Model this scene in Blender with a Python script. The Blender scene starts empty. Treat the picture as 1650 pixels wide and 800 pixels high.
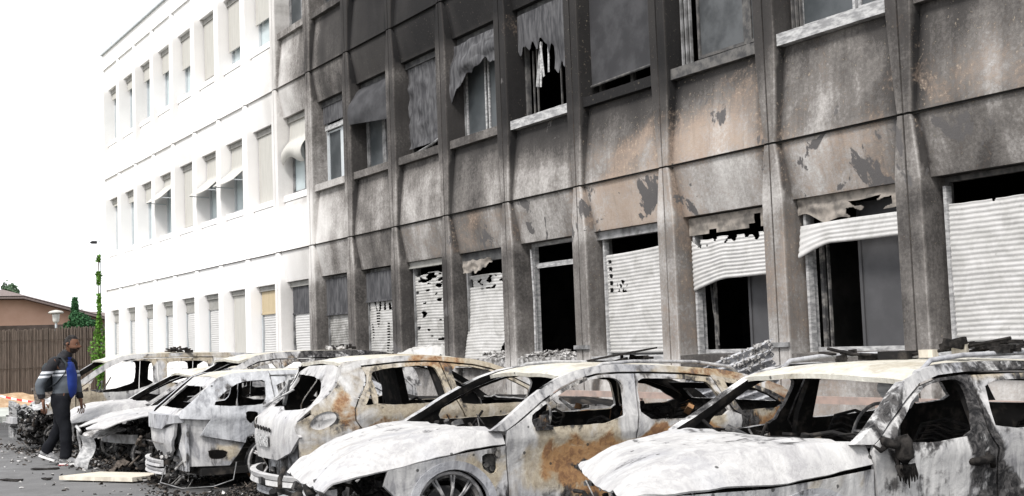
import bpy, bmesh, math, random
import numpy as np
from mathutils import Vector, Matrix, noise
from mathutils.geometry import delaunay_2d_cdt
rnd = random.Random(7)
S = bpy.context.scene
COL = S.collection

# ------------------------------------------------------------------ camera
cam_d = bpy.data.cameras.new('camera'); cam = bpy.data.objects.new('camera', cam_d); COL.objects.link(cam)
S.camera = cam
YAW, PITCH, ROLL, DIST = 0.54473, 0.07439, -0.03633, 9.116
cam_d.sensor_width = 36; cam_d.lens = 36*2038.4/1650; cam_d.clip_start = .1; cam_d.clip_end = 3000
_f = Vector((-math.cos(YAW)*math.cos(PITCH), math.sin(YAW)*math.cos(PITCH), math.sin(PITCH)))
_r = Vector((math.sin(YAW), math.cos(YAW), 0)); _u = _r.cross(_f)
_r2 = _r*math.cos(ROLL)+_u*math.sin(ROLL); _u2 = -_r*math.sin(ROLL)+_u*math.cos(ROLL)
cam.matrix_world = Matrix(((_r2.x, _u2.x, -_f.x, 0), (_r2.y, _u2.y, -_f.y, -DIST), (_r2.z, _u2.z, -_f.z, 1.45), (0, 0, 0, 1)))

# ------------------------------------------------------------------ world, sun, exposure
SUN_EL, SUN_AZ = math.radians(52), math.radians(150)      # azimuth clockwise from +Y
w = bpy.data.worlds.new('World'); S.world = w; w.use_nodes = True
nt = w.node_tree; nt.nodes.clear()
sky = nt.nodes.new('ShaderNodeTexSky'); sky.sky_type = 'NISHITA'; sky.sun_disc = False
sky.sun_elevation = SUN_EL; sky.sun_rotation = SUN_AZ; sky.dust_density = 5; sky.air_density = 1.2
mx = nt.nodes.new('ShaderNodeMix'); mx.data_type = 'RGBA'; mx.inputs[0].default_value = .88
mx.inputs[7].default_value = (8.6, 8.7, 8.9, 1)            # bright overcast cloud layer
bg = nt.nodes.new('ShaderNodeBackground'); bg.inputs[1].default_value = .1
out = nt.nodes.new('ShaderNodeOutputWorld')
nt.links.new(sky.outputs[0], mx.inputs[6]); nt.links.new(mx.outputs[2], bg.inputs[0]); nt.links.new(bg.outputs[0], out.inputs[0])
sd = bpy.data.lights.new('sun', 'SUN'); sd.energy = 1.9; sd.angle = math.radians(14); sd.color = (1, .97, .93)
so = bpy.data.objects.new('sun', sd); COL.objects.link(so)
_d = Vector((math.sin(SUN_AZ)*math.cos(SUN_EL), math.cos(SUN_AZ)*math.cos(SUN_EL), math.sin(SUN_EL)))
so.rotation_euler = (-_d).to_track_quat('-Z', 'Y').to_euler(); so.location = (0, -20, 30)
S.view_settings.view_transform = 'Standard'; S.view_settings.look = 'None'
S.view_settings.exposure = 1.05; S.view_settings.gamma = 1
S.render.engine = 'CYCLES'

# ------------------------------------------------------------------ materials
class NT:
    def __init__(s, name):
        s.m = bpy.data.materials.new(name); s.m.use_nodes = True; s.t = s.m.node_tree
        s.b = s.t.nodes['Principled BSDF']
    def n(s, typ, **kw):
        x = s.t.nodes.new('ShaderNode'+typ)
        for k, v in kw.items(): setattr(x, k, v)
        return x
    def l(s, a, b): s.t.links.new(a, b)
    def put(s, sock, v):
        if isinstance(v, (int, float)): sock.default_value = v
        elif isinstance(v, (tuple, list)): sock.default_value = tuple(v)+((1,) if len(v) == 3 and len(sock.default_value) == 4 else ())
        else: s.l(v, sock)
    def co(s, scale=(1, 1, 1), kind='Object', off=None):
        tc = s.n('TexCoord'); mp = s.n('Mapping'); mp.inputs['Scale'].default_value = scale
        s.l(tc.outputs[kind], mp.inputs[0])
        if off: mp.inputs['Location'].default_value = off
        return mp.outputs[0]
    def geo(s, scale=(1, 1, 1)):
        g = s.n('NewGeometry'); mp = s.n('Mapping'); mp.inputs['Scale'].default_value = scale
        s.l(g.outputs['Position'], mp.inputs[0]); return mp.outputs[0]
    def noise(s, vec, scale=5, detail=6, rough=.55, dist=0):
        x = s.n('TexNoise'); s.l(vec, x.inputs['Vector'])
        x.inputs['Scale'].default_value = scale; x.inputs['Detail'].default_value = detail
        x.inputs['Roughness'].default_value = rough; x.inputs['Distortion'].default_value = dist
        return x.outputs[0]
    def math(s, op, a, b=0, c=0, clamp=False):
        x = s.n('Math', operation=op, use_clamp=clamp)
        s.put(x.inputs[0], a); s.put(x.inputs[1], b); s.put(x.inputs[2], c); return x.outputs[0]
    def ss(s, v, a, b):
        x = s.n('MapRange', interpolation_type='SMOOTHSTEP'); s.put(x.inputs[0], v)
        x.inputs[1].default_value = a; x.inputs[2].default_value = b; return x.outputs[0]
    def ramp(s, fac, stops):
        x = s.n('ValToRGB'); s.put(x.inputs[0], fac); e = x.color_ramp.elements
        while len(e) < len(stops): e.new(.5)
        for i, (p, c) in enumerate(stops):
            e[i].position = p; e[i].color = (c, c, c, 1) if isinstance(c, (int, float)) else tuple(c)+(1,)
        return x.outputs[0]
    def mix(s, f, a, b, blend='MIX'):
        x = s.n('Mix', data_type='RGBA', blend_type=blend, clamp_factor=True)
        s.put(x.inputs[0], f); s.put(x.inputs[6], a); s.put(x.inputs[7], b); return x.outputs[2]
    def bump(s, h, strength=.3, dist=.02):
        x = s.n('Bump'); x.inputs['Strength'].default_value = strength; x.inputs['Distance'].default_value = dist
        s.l(h, x.inputs['Height']); s.l(x.outputs[0], s.b.inputs['Normal'])
    def attr(s, name):
        x = s.n('Attribute', attribute_name=name); sp = s.n('SeparateColor'); s.l(x.outputs['Color'], sp.inputs[0])
        return sp.outputs
    def done(s, col, rough=.8, metal=0, spec=.3):
        s.put(s.b.inputs['Base Color'], col); s.put(s.b.inputs['Roughness'], rough)
        s.put(s.b.inputs['Metallic'], metal); s.put(s.b.inputs['Specular IOR Level'], spec); return s.m

def simple(name, c1, c2=None, scale=8, rough=.8, metal=0, bump=0, stretch=(1, 1, 1), spec=.12, detail=6, lo=.35, hi=.65, dist=0):
    N = NT(name); c2 = c2 or tuple(x*.8 for x in c1)
    f = N.noise(N.co(stretch), scale, detail, .6, dist)
    if bump: N.bump(f, bump, .02)
    return N.done(N.mix(N.ss(f, lo, hi), c1, c2), rough, metal, spec)

# soot-stained precast concrete: stain attribute R = soot, G = heat-pink scorch, B = flaking patches
def concrete():
    N = NT('sooty_concrete')
    R, G, B = N.attr('stain')[:3]
    P = N.geo((1, 1, 1)); st = N.noise(N.geo((7, 7, .7)), 1.6, 6, .62, .3); big = N.noise(P, 1.7, 7, .6, .6)
    fine = N.noise(P, 26, 6, .7); mid = N.noise(P, 7, 8, .65, .8); pit = N.noise(P, 95, 3, .7)
    amp = N.math('MULTIPLY', N.ss(R, .03, .48), N.math('SUBTRACT', 1, N.math('MULTIPLY', N.ss(R, .66, .92), .80)))
    d = N.math('ADD', N.math('MULTIPLY_ADD', st, .24, -.12), N.math('MULTIPLY_ADD', big, .52, -.26))
    d = N.math('ADD', d, N.math('MULTIPLY_ADD', fine, .46, -.23)); d = N.math('ADD', d, N.math('MULTIPLY_ADD', mid, .16, -.08))
    s = N.math('MULTIPLY_ADD', d, amp, R, clamp=True)
    c = N.ramp(s, [(0, (.84, .83, .825)), (.14, (.60, .585, .57)), (.34, (.345, .33, .318)), (.52, (.16, .149, .141)), (.72, (.060, .056, .054)), (1, (.017, .0165, .017))])
    # bare heat-pinked concrete where the soot has burnt off
    pk = N.math('ADD', G, N.math('ADD', N.math('MULTIPLY_ADD', big, 1.1, -.55), N.math('MULTIPLY_ADD', fine, .8, -.4)))
    pkm = N.math('MULTIPLY', N.ss(pk, .38, .90), .62)
    c = N.mix(pkm, c, N.mix(N.noise(P, 3, 4), (.35, .25, .19), (.49, .395, .32)))
    # fine pale speckle of spalled grains
    sp = N.math('MULTIPLY', N.ss(N.math('ADD', fine, N.math('MULTIPLY', G, .10)), .64, .70), N.ss(R, .3, .6))
    c = N.mix(N.math('MULTIPLY', N.math('MULTIPLY', sp, N.ss(G, .05, .35)), .35), c, (.44, .38, .30))
    # flaking dark paint patches with crisp edges
    fl = N.noise(N.geo((1, 1, .8)), 2.3, 9, .6, .4)
    fm = N.ss(N.math('ADD', N.math('MULTIPLY', B, .26), fl), .69, .715)
    c = N.mix(N.math('MULTIPLY', fm, N.ss(B, .02, .12)), c, (.105, .10, .10))
    dr = N.ss(N.noise(N.geo((16, 16, .35)), 1.2, 4, .6), .56, .70)
    c = N.mix(N.math('MULTIPLY', N.math('MULTIPLY', dr, amp), .22), c, N.mix(1, c, (.45, .45, .46), 'MULTIPLY'))
    c = N.mix(N.math('MULTIPLY', N.ss(pit, .58, .7), N.math('MULTIPLY', amp, .4)), c, (.03, .03, .03))
    h = N.math('ADD', N.math('MULTIPLY', fine, 1), N.math('MULTIPLY', pit, .6))
    N.bump(h, .35, .012)
    return N.done(c, .93, 0, .12)

# burnt car sheet metal: stain R = rust, G = soot, B = tan heat tint
def burnt(name, base=(.47, .465, .46), alt=(.17, .17, .18), sootbias=0., tanbias=.07):
    N = NT(name)
    R, G, B = N.attr('stain')[:3]
    P = N.co(); info = N.n('ObjectInfo'); ofs = N.n('VectorMath', operation='ADD'); N.l(P, ofs.inputs[0])
    cx = N.n('CombineXYZ'); r7 = N.math('MULTIPLY', info.outputs['Random'], 0); N.l(r7, cx.inputs[0]); N.l(cx.outputs[0], ofs.inputs[1]); P = ofs.outputs[0]
    wispy = N.noise(P, 2.6, 10, .62, 1.6); big = N.noise(P, 1.5, 5, .5, .5); fine = N.noise(P, 22, 8, .68, .6)
    run = N.noise(N.co((9, 9, 1.2)), 1.7, 7, .6, .8)
    a = N.math('ADD', N.math('MULTIPLY', wispy, .55), N.math('MULTIPLY', run, .45))
    a = N.math('ADD', N.math('MULTIPLY', a, .75), N.math('MULTIPLY', N.noise(P, 1.1, 3, .5, .4), .25))
    mid = tuple((p+q)/2 for p, q in zip(base, alt))
    c = N.ramp(a, [(.34, tuple(x*1.3 for x in base)), (.43, base), (.52, mid), (.58, alt), (.64, mid), (.74, tuple(x*1.25 for x in base))])
    blue = N.ss(big, .5, .7); c = N.mix(N.math('MULTIPLY', blue, .16), c, (.33, .36, .43))
    t = N.ss(N.math('ADD', N.math('ADD', B, tanbias), N.math('MULTIPLY_ADD', wispy, 1.1, -.55)), .35, .75)
    c = N.mix(N.math('MULTIPLY', t, .8), c, N.mix(N.ss(fine, .35, .65), (.40, .345, .25), (.26, .21, .14)))
    rr = N.math('ADD', R, N.math('ADD', N.math('MULTIPLY_ADD', wispy, 1.7, -.85), N.math('MULTIPLY_ADD', fine, .4, -.2)))
    rust = N.ramp(N.math('ADD', N.math('MULTIPLY', wispy, .5), N.math('MULTIPLY', fine, .5)), [(.3, (.27, .165, .085)), (.46, (.31, .18, .085)), (.55, (.17, .09, .05)), (.62, (.25, .14, .07)), (.75, (.34, .25, .15))])
    c = N.mix(N.math('MULTIPLY', N.ss(rr, .30, .50), .55), c, (.31, .225, .13)); c = N.mix(N.ss(rr, .44, .70), c, rust)
    g = N.math('ADD', N.math('ADD', G, sootbias), N.math('ADD', N.math('MULTIPLY_ADD', wispy, 2.1, -1.05), N.math('ADD', N.math('MULTIPLY_ADD', run, .9, -.45), N.math('MULTIPLY_ADD', fine, .9, -.45))))
    gm = N.ss(g, .34, .74)
    c = N.mix(gm, c, N.mix(N.ss(fine, .40, .68), (.010, .010, .011), (.10, .096, .095)))
    sp = N.ss(fine, .66, .73); c = N.mix(N.math('MULTIPLY', sp, .55), c, (.10, .095, .09))
    vo = N.n('TexVoronoi'); vo.inputs['Scale'].default_value = 10; N.l(P, vo.inputs['Vector']); vsp = N.n('SeparateColor'); N.l(vo.outputs['Color'], vsp.inputs[0])
    dots = N.math('MULTIPLY', N.ss(vo.outputs['Distance'], .15, .10), N.math('GREATER_THAN', vsp.outputs[0], .80)); c = N.mix(N.math('MULTIPLY', dots, .85), c, (.03, .03, .03))
    hair = N.ss(N.math('ABSOLUTE', N.math('SUBTRACT', N.noise(P, 5.5, 5, .6, 1.2), .5)), .006, .0)
    c = N.mix(N.math('MULTIPLY', hair, .35), c, (.12, .11, .11))
    h = N.math('ADD', N.math('MULTIPLY', fine, .5), wispy); N.bump(h, .45, .025)
    return N.done(c, N.ss(big, .2, 1.0), 0, .25) if False else N.done(c, .7, 0, .2)

M = {}
M['concrete'] = concrete()
M['ash_metal'] = burnt('burnt_body_metal')
M['white_metal'] = burnt('white_ash_metal', (.45, .445, .44), (.30, .295, .30), -.06)
M['roof_metal'] = burnt('pale_burnt_roof_metal', (.53, .515, .46), (.36, .33, .27), -.08, .08)
M['blue_ash_metal'] = burnt('blue_white_ash_metal', (.50, .51, .53), (.22, .225, .24), -.03)
M['grey_metal'] = burnt('grey_burnt_metal', (.40, .405, .42), (.21, .21, .225), .06)
M['black_metal'] = burnt('charred_metal', (.10, .10, .105), (.05, .05, .055), .25)
M['inner'] = simple('charred_interior', (.014, .0135, .0135), (.055, .048, .042), 9, .9, detail=9, lo=.48, hi=.72, bump=.4)
M['inner_grey'] = simple('sooty_grey_metal', (.05, .05, .052), (.22, .21, .20), 12, .8, detail=9, lo=.42, hi=.68, bump=.3)
M['rim'] = simple('ashy_alloy', (.16, .16, .165), (.42, .41, .41), 14, .55, .3, detail=7)
M['rubber_ash'] = simple('burnt_tyre_wire', (.03, .025, .022), (.16, .09, .05), 30, .95, detail=8)
M['seat_rust'] = simple('rusty_spring_metal', (.30, .17, .085), (.09, .06, .045), 9, .9, detail=8, bump=.4)
M['ash'] = simple('white_ash_rubble', (.48, .47, .465), (.10, .095, .09), 14, .95, bump=.6, detail=9)
M['char'] = simple('black_char', (.008, .0075, .0075), (.032, .029, .027), 20, .95, bump=.6, detail=8)
M['char_brown'] = simple('brown_scorched_debris', (.028, .024, .021), (.13, .11, .095), 16, .95, bump=.5, detail=8)
M['plank'] = simple('pale_board', (.62, .58, .50), (.42, .38, .32), 4, .8, stretch=(1, 12, 1), detail=8)
M['alu_white'] = simple('ash_white_aluminium', (.46, .46, .46), (.22, .22, .225), 9, .6, bump=.15, detail=8, stretch=(1, 1, 3))
M['alu_clean'] = simple('clean_aluminium', (.52, .55, .57), (.44, .47, .49), 4, .5)
M['alu_sooty'] = simple('sooty_aluminium', (.28, .28, .285), (.10, .10, .10), 6, .6, detail=8, bump=.15)
M['alu_black'] = simple('blackened_aluminium', (.055, .055, .057), (.13, .125, .12), 9, .7, detail=8)
M['head_dark'] = simple('dark_shutter_head', (.04, .04, .042), (.08, .08, .08), 6, .7)
M['head_grey'] = simple('grey_shutter_head', (.30, .295, .28), (.24, .235, .22), 6, .7)
M['tan_strip'] = simple('scorched_plaster_strip', (.30, .27, .24), (.13, .12, .11), 7, .9, detail=8, bump=.2)
M['blind_cream'] = simple('cream_blind_fabric', (.47, .46, .43), (.40, .39, .365), 5, .9, stretch=(14, 14, .6))
M['blind_tan'] = simple('tan_blind_fabric', (.48, .40, .27), (.40, .33, .22), 5, .9, stretch=(14, 14, .6))
M['blind_grey'] = simple('sooty_blind_fabric', (.045, .045, .049), (.105, .105, .11), 4, .85, stretch=(4, 4, .8), detail=8)
M['blind_black'] = simple('black_blind_fabric', (.038, .038, .041), (.062, .062, .066), 3, .85, detail=8)
M['glass_light'] = simple('pale_window_glass', (.46, .53, .55), (.40, .46, .48), 2, .12, spec=.5)
M['glass_dark'] = simple('smoked_window_glass', (.04, .043, .046), (.085, .09, .095), 3, .5, spec=.3, detail=7)
M['glass_grey'] = simple('grey_window_glass', (.04, .046, .05), (.075, .082, .088), 2, .5, spec=.25, detail=7)
M['panel_grey'] = simple('grey_inner_panel', (.085, .085, .09), (.068, .068, .072), 3, .8)
M['room_black'] = simple('charred_room', (.012, .012, .012), (.03, .028, .027), 2, .95)
M['roof_felt'] = simple('roof_felt', (.22, .22, .22), (.30, .30, .30), 3, .9)
M['joint'] = simple('joint_mastic', (.03, .03, .03), (.05, .05, .05), 6, .9)

def shutter_mat():
    N = NT('ashy_shutter_slats')
    P = N.co(); n = N.noise(P, 3.2, 9, .65, 1.0); f = N.noise(P, 24, 7, .7)
    at = N.n('Attribute', attribute_name='dirt', attribute_type='OBJECT')
    g = N.math('ADD', N.math('MULTIPLY_ADD', n, 1.3, -.62), N.math('ADD', at.outputs['Fac'], N.math('MULTIPLY_ADD', f, .3, -.15)))
    c = N.ramp(g, [(0, (.49, .485, .48)), (.30, (.38, .375, .365)), (.55, (.22, .215, .205)), (.85, (.05, .047, .045))])
    c = N.mix(N.math('MULTIPLY', N.ss(f, .62, .7), .5), c, (.16, .15, .14))
    N.bump(f, .2, .01); return N.done(c, .7, 0, .25)
M['shutter'] = shutter_mat()

def asphalt():
    N = NT('asphalt'); P = N.geo()
    big = N.noise(P, .35, 6, .6, .5); mid = N.noise(P, 1.8, 8, .65, .6); fine = N.noise(P, 60, 4, .7)
    c = N.ramp(N.math('ADD', N.math('MULTIPLY', mid, .6), N.math('MULTIPLY', fine, .4)), [(.3, (.075, .074, .075)), (.5, (.115, .114, .115)), (.7, (.165, .165, .165))])
    # soot and fire-hose residue spread under and just ahead of the cars
    sx = N.n('SeparateXYZ'); N.l(P, sx.inputs[0])
    near = N.ss(sx.outputs[1], -5.6, -4.5)
    m = N.math('MULTIPLY', near, N.ss(N.math('ADD', big, N.math('MULTIPLY', mid, .5)), .55, .85))
    c = N.mix(N.math('MULTIPLY', near, .6), c, (.03, .029, .029)); c = N.mix(m, c, (.018, .017, .017))
    pale = N.ss(N.noise(P, 2.7, 7, .7, 1), .62, .72); c = N.mix(N.math('MULTIPLY', pale, .28), c, (.30, .30, .29))
    wet = N.ss(big, .5, .62)
    N.bump(N.math('ADD', fine, mid), .35, .01)
    return N.done(c, N.math('SUBTRACT', .92, N.math('MULTIPLY', wet, .28)), 0, .35)
M['asphalt'] = asphalt()
M['paving'] = simple('pale_concrete_paving', (.40, .42, .39), (.33, .34, .32), 2, .9, detail=8)
M['soil'] = simple('orange_brown_soil', (.30, .20, .12), (.42, .31, .21), 5, .95, bump=.8, detail=10)
M['earth'] = simple('dusty_ground', (.22, .20, .17), (.14, .15, .09), .8, .95, detail=10)
M['reed'] = simple('dry_reed', (.155, .125, .105), (.085, .07, .06), 5, .9, stretch=(9, 9, .5), detail=8, lo=.3, hi=.7)
M['post'] = simple('weathered_post', (.09, .07, .055), (.05, .04, .035), 6, .9)
M['peach'] = simple('peach_render', (.47, .31, .235), (.42, .27, .20), 1.2, .9, detail=8)
M['tile'] = simple('grey_brown_tiles', (.13, .105, .10), (.19, .155, .145), 4, .85, stretch=(1, 8, 1), detail=8, bump=.3)
M['eaves'] = simple('dark_eaves', (.045, .035, .03), (.07, .055, .05), 3, .9)
M['lamp_white'] = simple('white_lamp_plastic', (.70, .70, .66), (.6, .6, .57), 3, .4)
M['vine_leaf'] = simple('bright_vine_leaf', (.075, .17, .022), (.12, .25, .045), 7, .6)
M['conifer_leaf'] = simple('conifer_needle', (.022, .075, .03), (.045, .12, .05), 6, .7)
M['tree_leaf'] = simple('distant_leaf', (.06, .10, .06), (.09, .14, .08), 5, .7)
M['bark'] = simple('bark', (.09, .065, .045), (.05, .038, .028), 10, .95, bump=.5)
M['black_plastic'] = simple('black_plastic', (.02, .02, .022), (.03, .03, .032), 5, .4)
M['pinkrail'] = simple('scorched_pink_paint', (.40, .30, .26), (.28, .23, .21), 6, .8, detail=8)
M['skin'] = simple('brown_skin', (.17, .088, .057), (.135, .068, .045), 9, .5)
M['hair'] = simple('short_dark_hair', (.012, .011, .011), (.035, .032, .031), 30, .9)
M['beard'] = simple('dark_beard', (.018, .013, .011), (.035, .026, .022), 40, .9)
M['trousers'] = simple('black_trousers', (.007, .0075, .010), (.012, .013, .016), 6, .95, bump=.3)
M['jacket_black'] = simple('black_jacket', (.012, .012, .015), (.02, .02, .024), 7, .7, bump=.2)
M['jacket_grey'] = simple('grey_jacket', (.095, .11, .13), (.07, .083, .10), 7, .75, bump=.2)
M['jacket_blue'] = simple('blue_shirt', (.022, .065, .40), (.015, .045, .30), 7, .7)
M['stripe'] = simple('white_stripe', (.66, .68, .72), (.58, .6, .64), 7, .6)
M['bag'] = simple('grey_backpack', (.036, .042, .046), (.022, .026, .03), 9, .85, bump=.3)
M['shoe'] = simple('grey_mesh_shoe', (.30, .30, .30), (.16, .16, .17), 25, .8)
M['shoe_white'] = simple('white_rubber', (.72, .71, .70), (.6, .6, .6), 10, .6)
M['shoe_red'] = simple('red_sole_edge', (.35, .04, .04), (.3, .03, .03), 10, .6)
M['tape_red'] = simple('red_tape', (.60, .05, .05), (.5, .04, .04), 10, .5)
M['tape_white'] = simple('white_tape', (.75, .75, .74), (.7, .7, .7), 10, .5)
M['plate'] = None
def jacket(name, blue, z1, z2):
    N = NT(name); P = N.co(); sx = N.n('SeparateXYZ'); N.l(P, sx.inputs[0]); z = sx.outputs[2]
    f = N.noise(P, 12, 6, .6); c = N.mix(N.ss(z, 1.292, 1.296), N.mix(f, (.10, .115, .13), (.07, .08, .095)), (.013, .013, .016))
    c = N.mix(N.ss(z, z2-.003, z2), c, (.012, .012, .015))
    c = N.mix(N.ss(z, .985, .975), c, (.013, .013, .016))
    for a, b in z1:
        m = N.math('MULTIPLY', N.ss(z, a, a+.003), N.ss(z, b, b-.003)); c = N.mix(m, c, (.58, .60, .64))
    if blue:
        c = N.mix(N.math('MULTIPLY', N.math('MULTIPLY', N.ss(N.math('ADD', sx.outputs[0], N.math('MULTIPLY', z, .06)), .192, .197), N.ss(z, 1.47, 1.465)), N.ss(sx.outputs[1], .045, .04)), c, (.018, .045, .25))
        c = N.mix(N.math('MULTIPLY', N.ss(sx.outputs[0], .09, .10), N.ss(sx.outputs[1], .04, .045)), c, (.012, .012, .015))
    N.bump(f, .35, .01); return N.done(c, .75)
M['jacket_mat'] = jacket('panelled_jacket', True, [(1.212, 1.243), (1.262, 1.293)], 1.30)
M['sleeve_mat'] = jacket('panelled_sleeve', False, [(1.195, 1.228), (1.250, 1.285)], 1.29)
def plate_mat():
    N = NT('burnt_number_plate'); P = N.co()
    n = N.noise(P, 26, 5, .6, 2.0); f = N.noise(P, 60, 5, .7)
    c = N.ramp(n, [(.40, (.62, .62, .62)), (.5, (.42, .42, .42)), (.56, (.06, .06, .06)), (.7, (.30, .30, .30))]); N.bump(f, .3, .005)
    return N.done(c, .7)
M['plate'] = plate_mat()

# ------------------------------------------------------------------ object helpers
def tag(o, label=None, cat=None, group=None, kind=None):
    for k, v in (('label', label), ('category', cat), ('group', group), ('kind', kind)):
        if v: o[k] = v
    return o
def empty(name, loc=(0, 0, 0), rz=0, **kw):
    o = bpy.data.objects.new(name, None); o.location = loc; o.rotation_euler = (0, 0, rz); o.empty_display_size = .2
    COL.objects.link(o); return tag(o, **kw)
def mesh(name, v, f, mats, parent=None, smooth=False, mi=None, stain=None, loc=None, rz=0):
    me = bpy.data.meshes.new(name); me.from_pydata([tuple(p) for p in v], [], f); 
    for m in (mats if isinstance(mats, (list, tuple)) else [mats]): me.materials.append(M[m] if isinstance(m, str) else m)
    if mi is not None: me.polygons.foreach_set('material_index', mi)
    if smooth: me.polygons.foreach_set('use_smooth', [True]*len(f))
    if stain is not None:
        a = me.color_attributes.new('stain', 'FLOAT_COLOR', 'POINT')
        arr = np.zeros((len(v), 4), np.float32); arr[:, 3] = 1; arr[:, :3] = np.array(stain, np.float32); a.data.foreach_set('color', arr.ravel())
    me.update()
    o = bpy.data.objects.new(name, me); COL.objects.link(o)
    if parent: o.parent = parent
    if loc: o.location = loc
    o.rotation_euler = (0, 0, rz)
    return o
class MB:
    def __init__(s): s.v = []; s.f = []; s.mi = []
    def add(s, v, f, m=0):
        b = len(s.v); s.v += [tuple(p) for p in v]; s.f += [tuple(i+b for i in q) for q in f]; s.mi += [m]*len(f)
    def box(s, x0, x1, y0, y1, z0, z1, m=0, skew=None):
        v = [(x, y, z) for x in (x0, x1) for y in (y0, y1) for z in (z0, z1)]
        s.add(v, [(0, 1, 3, 2), (4, 6, 7, 5), (0, 4, 5, 1), (2, 3, 7, 6), (0, 2, 6, 4), (1, 5, 7, 3)], m)
    def obox(s, c, size, rot, m=0):      # oriented box
        R = rot; h = Vector(size)*.5
        v = [R @ Vector((a*h.x, b*h.y, d*h.z))+Vector(c) for a in (-1, 1) for b in (-1, 1) for d in (-1, 1)]
        s.add(v, [(0, 1, 3, 2), (4, 6, 7, 5), (0, 4, 5, 1), (2, 3, 7, 6), (0, 2, 6, 4), (1, 5, 7, 3)], m)
    def tube(s, pts, rad, n=8, m=0, flat=(1, 1), up=Vector((0, 0, 1))):
        pts = [Vector(p) for p in pts]; k = len(pts); rad = rad if isinstance(rad, (list, tuple)) else [rad]*k
        v = []
        for i, p in enumerate(pts):
            d = (pts[min(i+1, k-1)]-pts[max(i-1, 0)]).normalized()
            a = d.cross(up); a = a.normalized() if a.length > .1 else d.cross(Vector((1, 0, 0))).normalized(); b = d.cross(a)
            r = rad[i]; rx, ry = (r, r) if isinstance(r, (int, float)) else r
            for j in range(n):
                t = 2*math.pi*j/n; v.append(p+a*math.cos(t)*rx*flat[0]+b*math.sin(t)*ry*flat[1])
        f = [(i*n+j, i*n+(j+1) % n, (i+1)*n+(j+1) % n, (i+1)*n+j) for i in range(k-1) for j in range(n)]
        f += [tuple(range(n-1, -1, -1)), tuple(range((k-1)*n, k*n))]
        s.add(v, f, m)
    def build(s, name, mats, parent=None, smooth=False, **kw):
        return mesh(name, s.v, s.f, mats, parent, smooth, s.mi, **kw)
def lerp(a, b, t): return a+(b-a)*t
def interp(x, tab): return float(np.interp(x, [a for a, b in tab], [b for a, b in tab]))

def inside(p, poly):
    x, y = p; c = False; n = len(poly); j = n-1
    for i in range(n):
        xi, yi = poly[i]; xj, yj = poly[j]
        if (yi > y) != (yj > y) and x < (xj-xi)*(y-yi)/(yj-yi)+xi: c = not c
        j = i
    return c
def resample(poly, r):
    o = []
    for i in range(len(poly)):
        a = poly[i]; b = poly[(i+1) % len(poly)]; L = math.dist(a, b); n = max(1, int(round(L/r)))
        for k in range(n): o.append((lerp(a[0], b[0], k/n), lerp(a[1], b[1], k/n)))
    return o
def chaikin(poly, it=1):
    for _ in range(it):
        o = []
        for i in range(len(poly)):
            a = poly[i]; b = poly[(i+1) % len(poly)]
            o += [(lerp(a[0], b[0], .2), lerp(a[1], b[1], .2)), (lerp(a[0], b[0], .8), lerp(a[1], b[1], .8))]
        poly = o
    cx = sum(p[0] for p in poly)/len(poly); cy = sum(p[1] for p in poly)/len(poly)
    return [(cx+(x-cx)*1.05, cy+(y-cy)*1.05) for x, y in poly]
def mesh2d(outer, holes, res):
    jit = lambda L: [(a+.006*noise.noise(Vector((a*14, b*14, 1))), b+.006*noise.noise(Vector((a*14, b*14, 5)))) for a, b in L]
    loops = [resample(outer, res)]+[jit(resample(h, res*.6)) for h in holes]
    V = []; Ed = []
    for L in loops:
        b = len(V); V += L; Ed += [(b+i, b+(i+1) % len(L)) for i in range(len(L))]
    B = np.array(V); xs = [p[0] for p in outer]; ys = [p[1] for p in outer]
    x = min(xs); row = 0
    while x < max(xs):
        y = min(ys)+(res*.5 if row % 2 else 0)
        while y < max(ys):
            p = (x+rnd.uniform(-.1, .1)*res, y+rnd.uniform(-.1, .1)*res)
            if inside(p, outer) and not any(inside(p, h) for h in holes) and np.min(np.hypot(B[:, 0]-p[0], B[:, 1]-p[1])) > res*.55: V.append(p)
            y += res
        x += res*.87; row += 1
    r = delaunay_2d_cdt([Vector(p) for p in V], Ed, [], 0, 1e-5)
    vs = [(p.x, p.y) for p in r[0]]; T = []
    for t in r[2]:
        cx = sum(vs[i][0] for i in t)/len(t); cy = sum(vs[i][1] for i in t)/len(t)
        if inside((cx, cy), outer) and not any(inside((cx, cy), h) for h in holes): T.append(tuple(t))
    used = sorted({i for t in T for i in t}); mp = {a: b for b, a in enumerate(used)}
    return [vs[i] for i in used], [tuple(mp[i] for i in t) for t in T]
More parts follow.
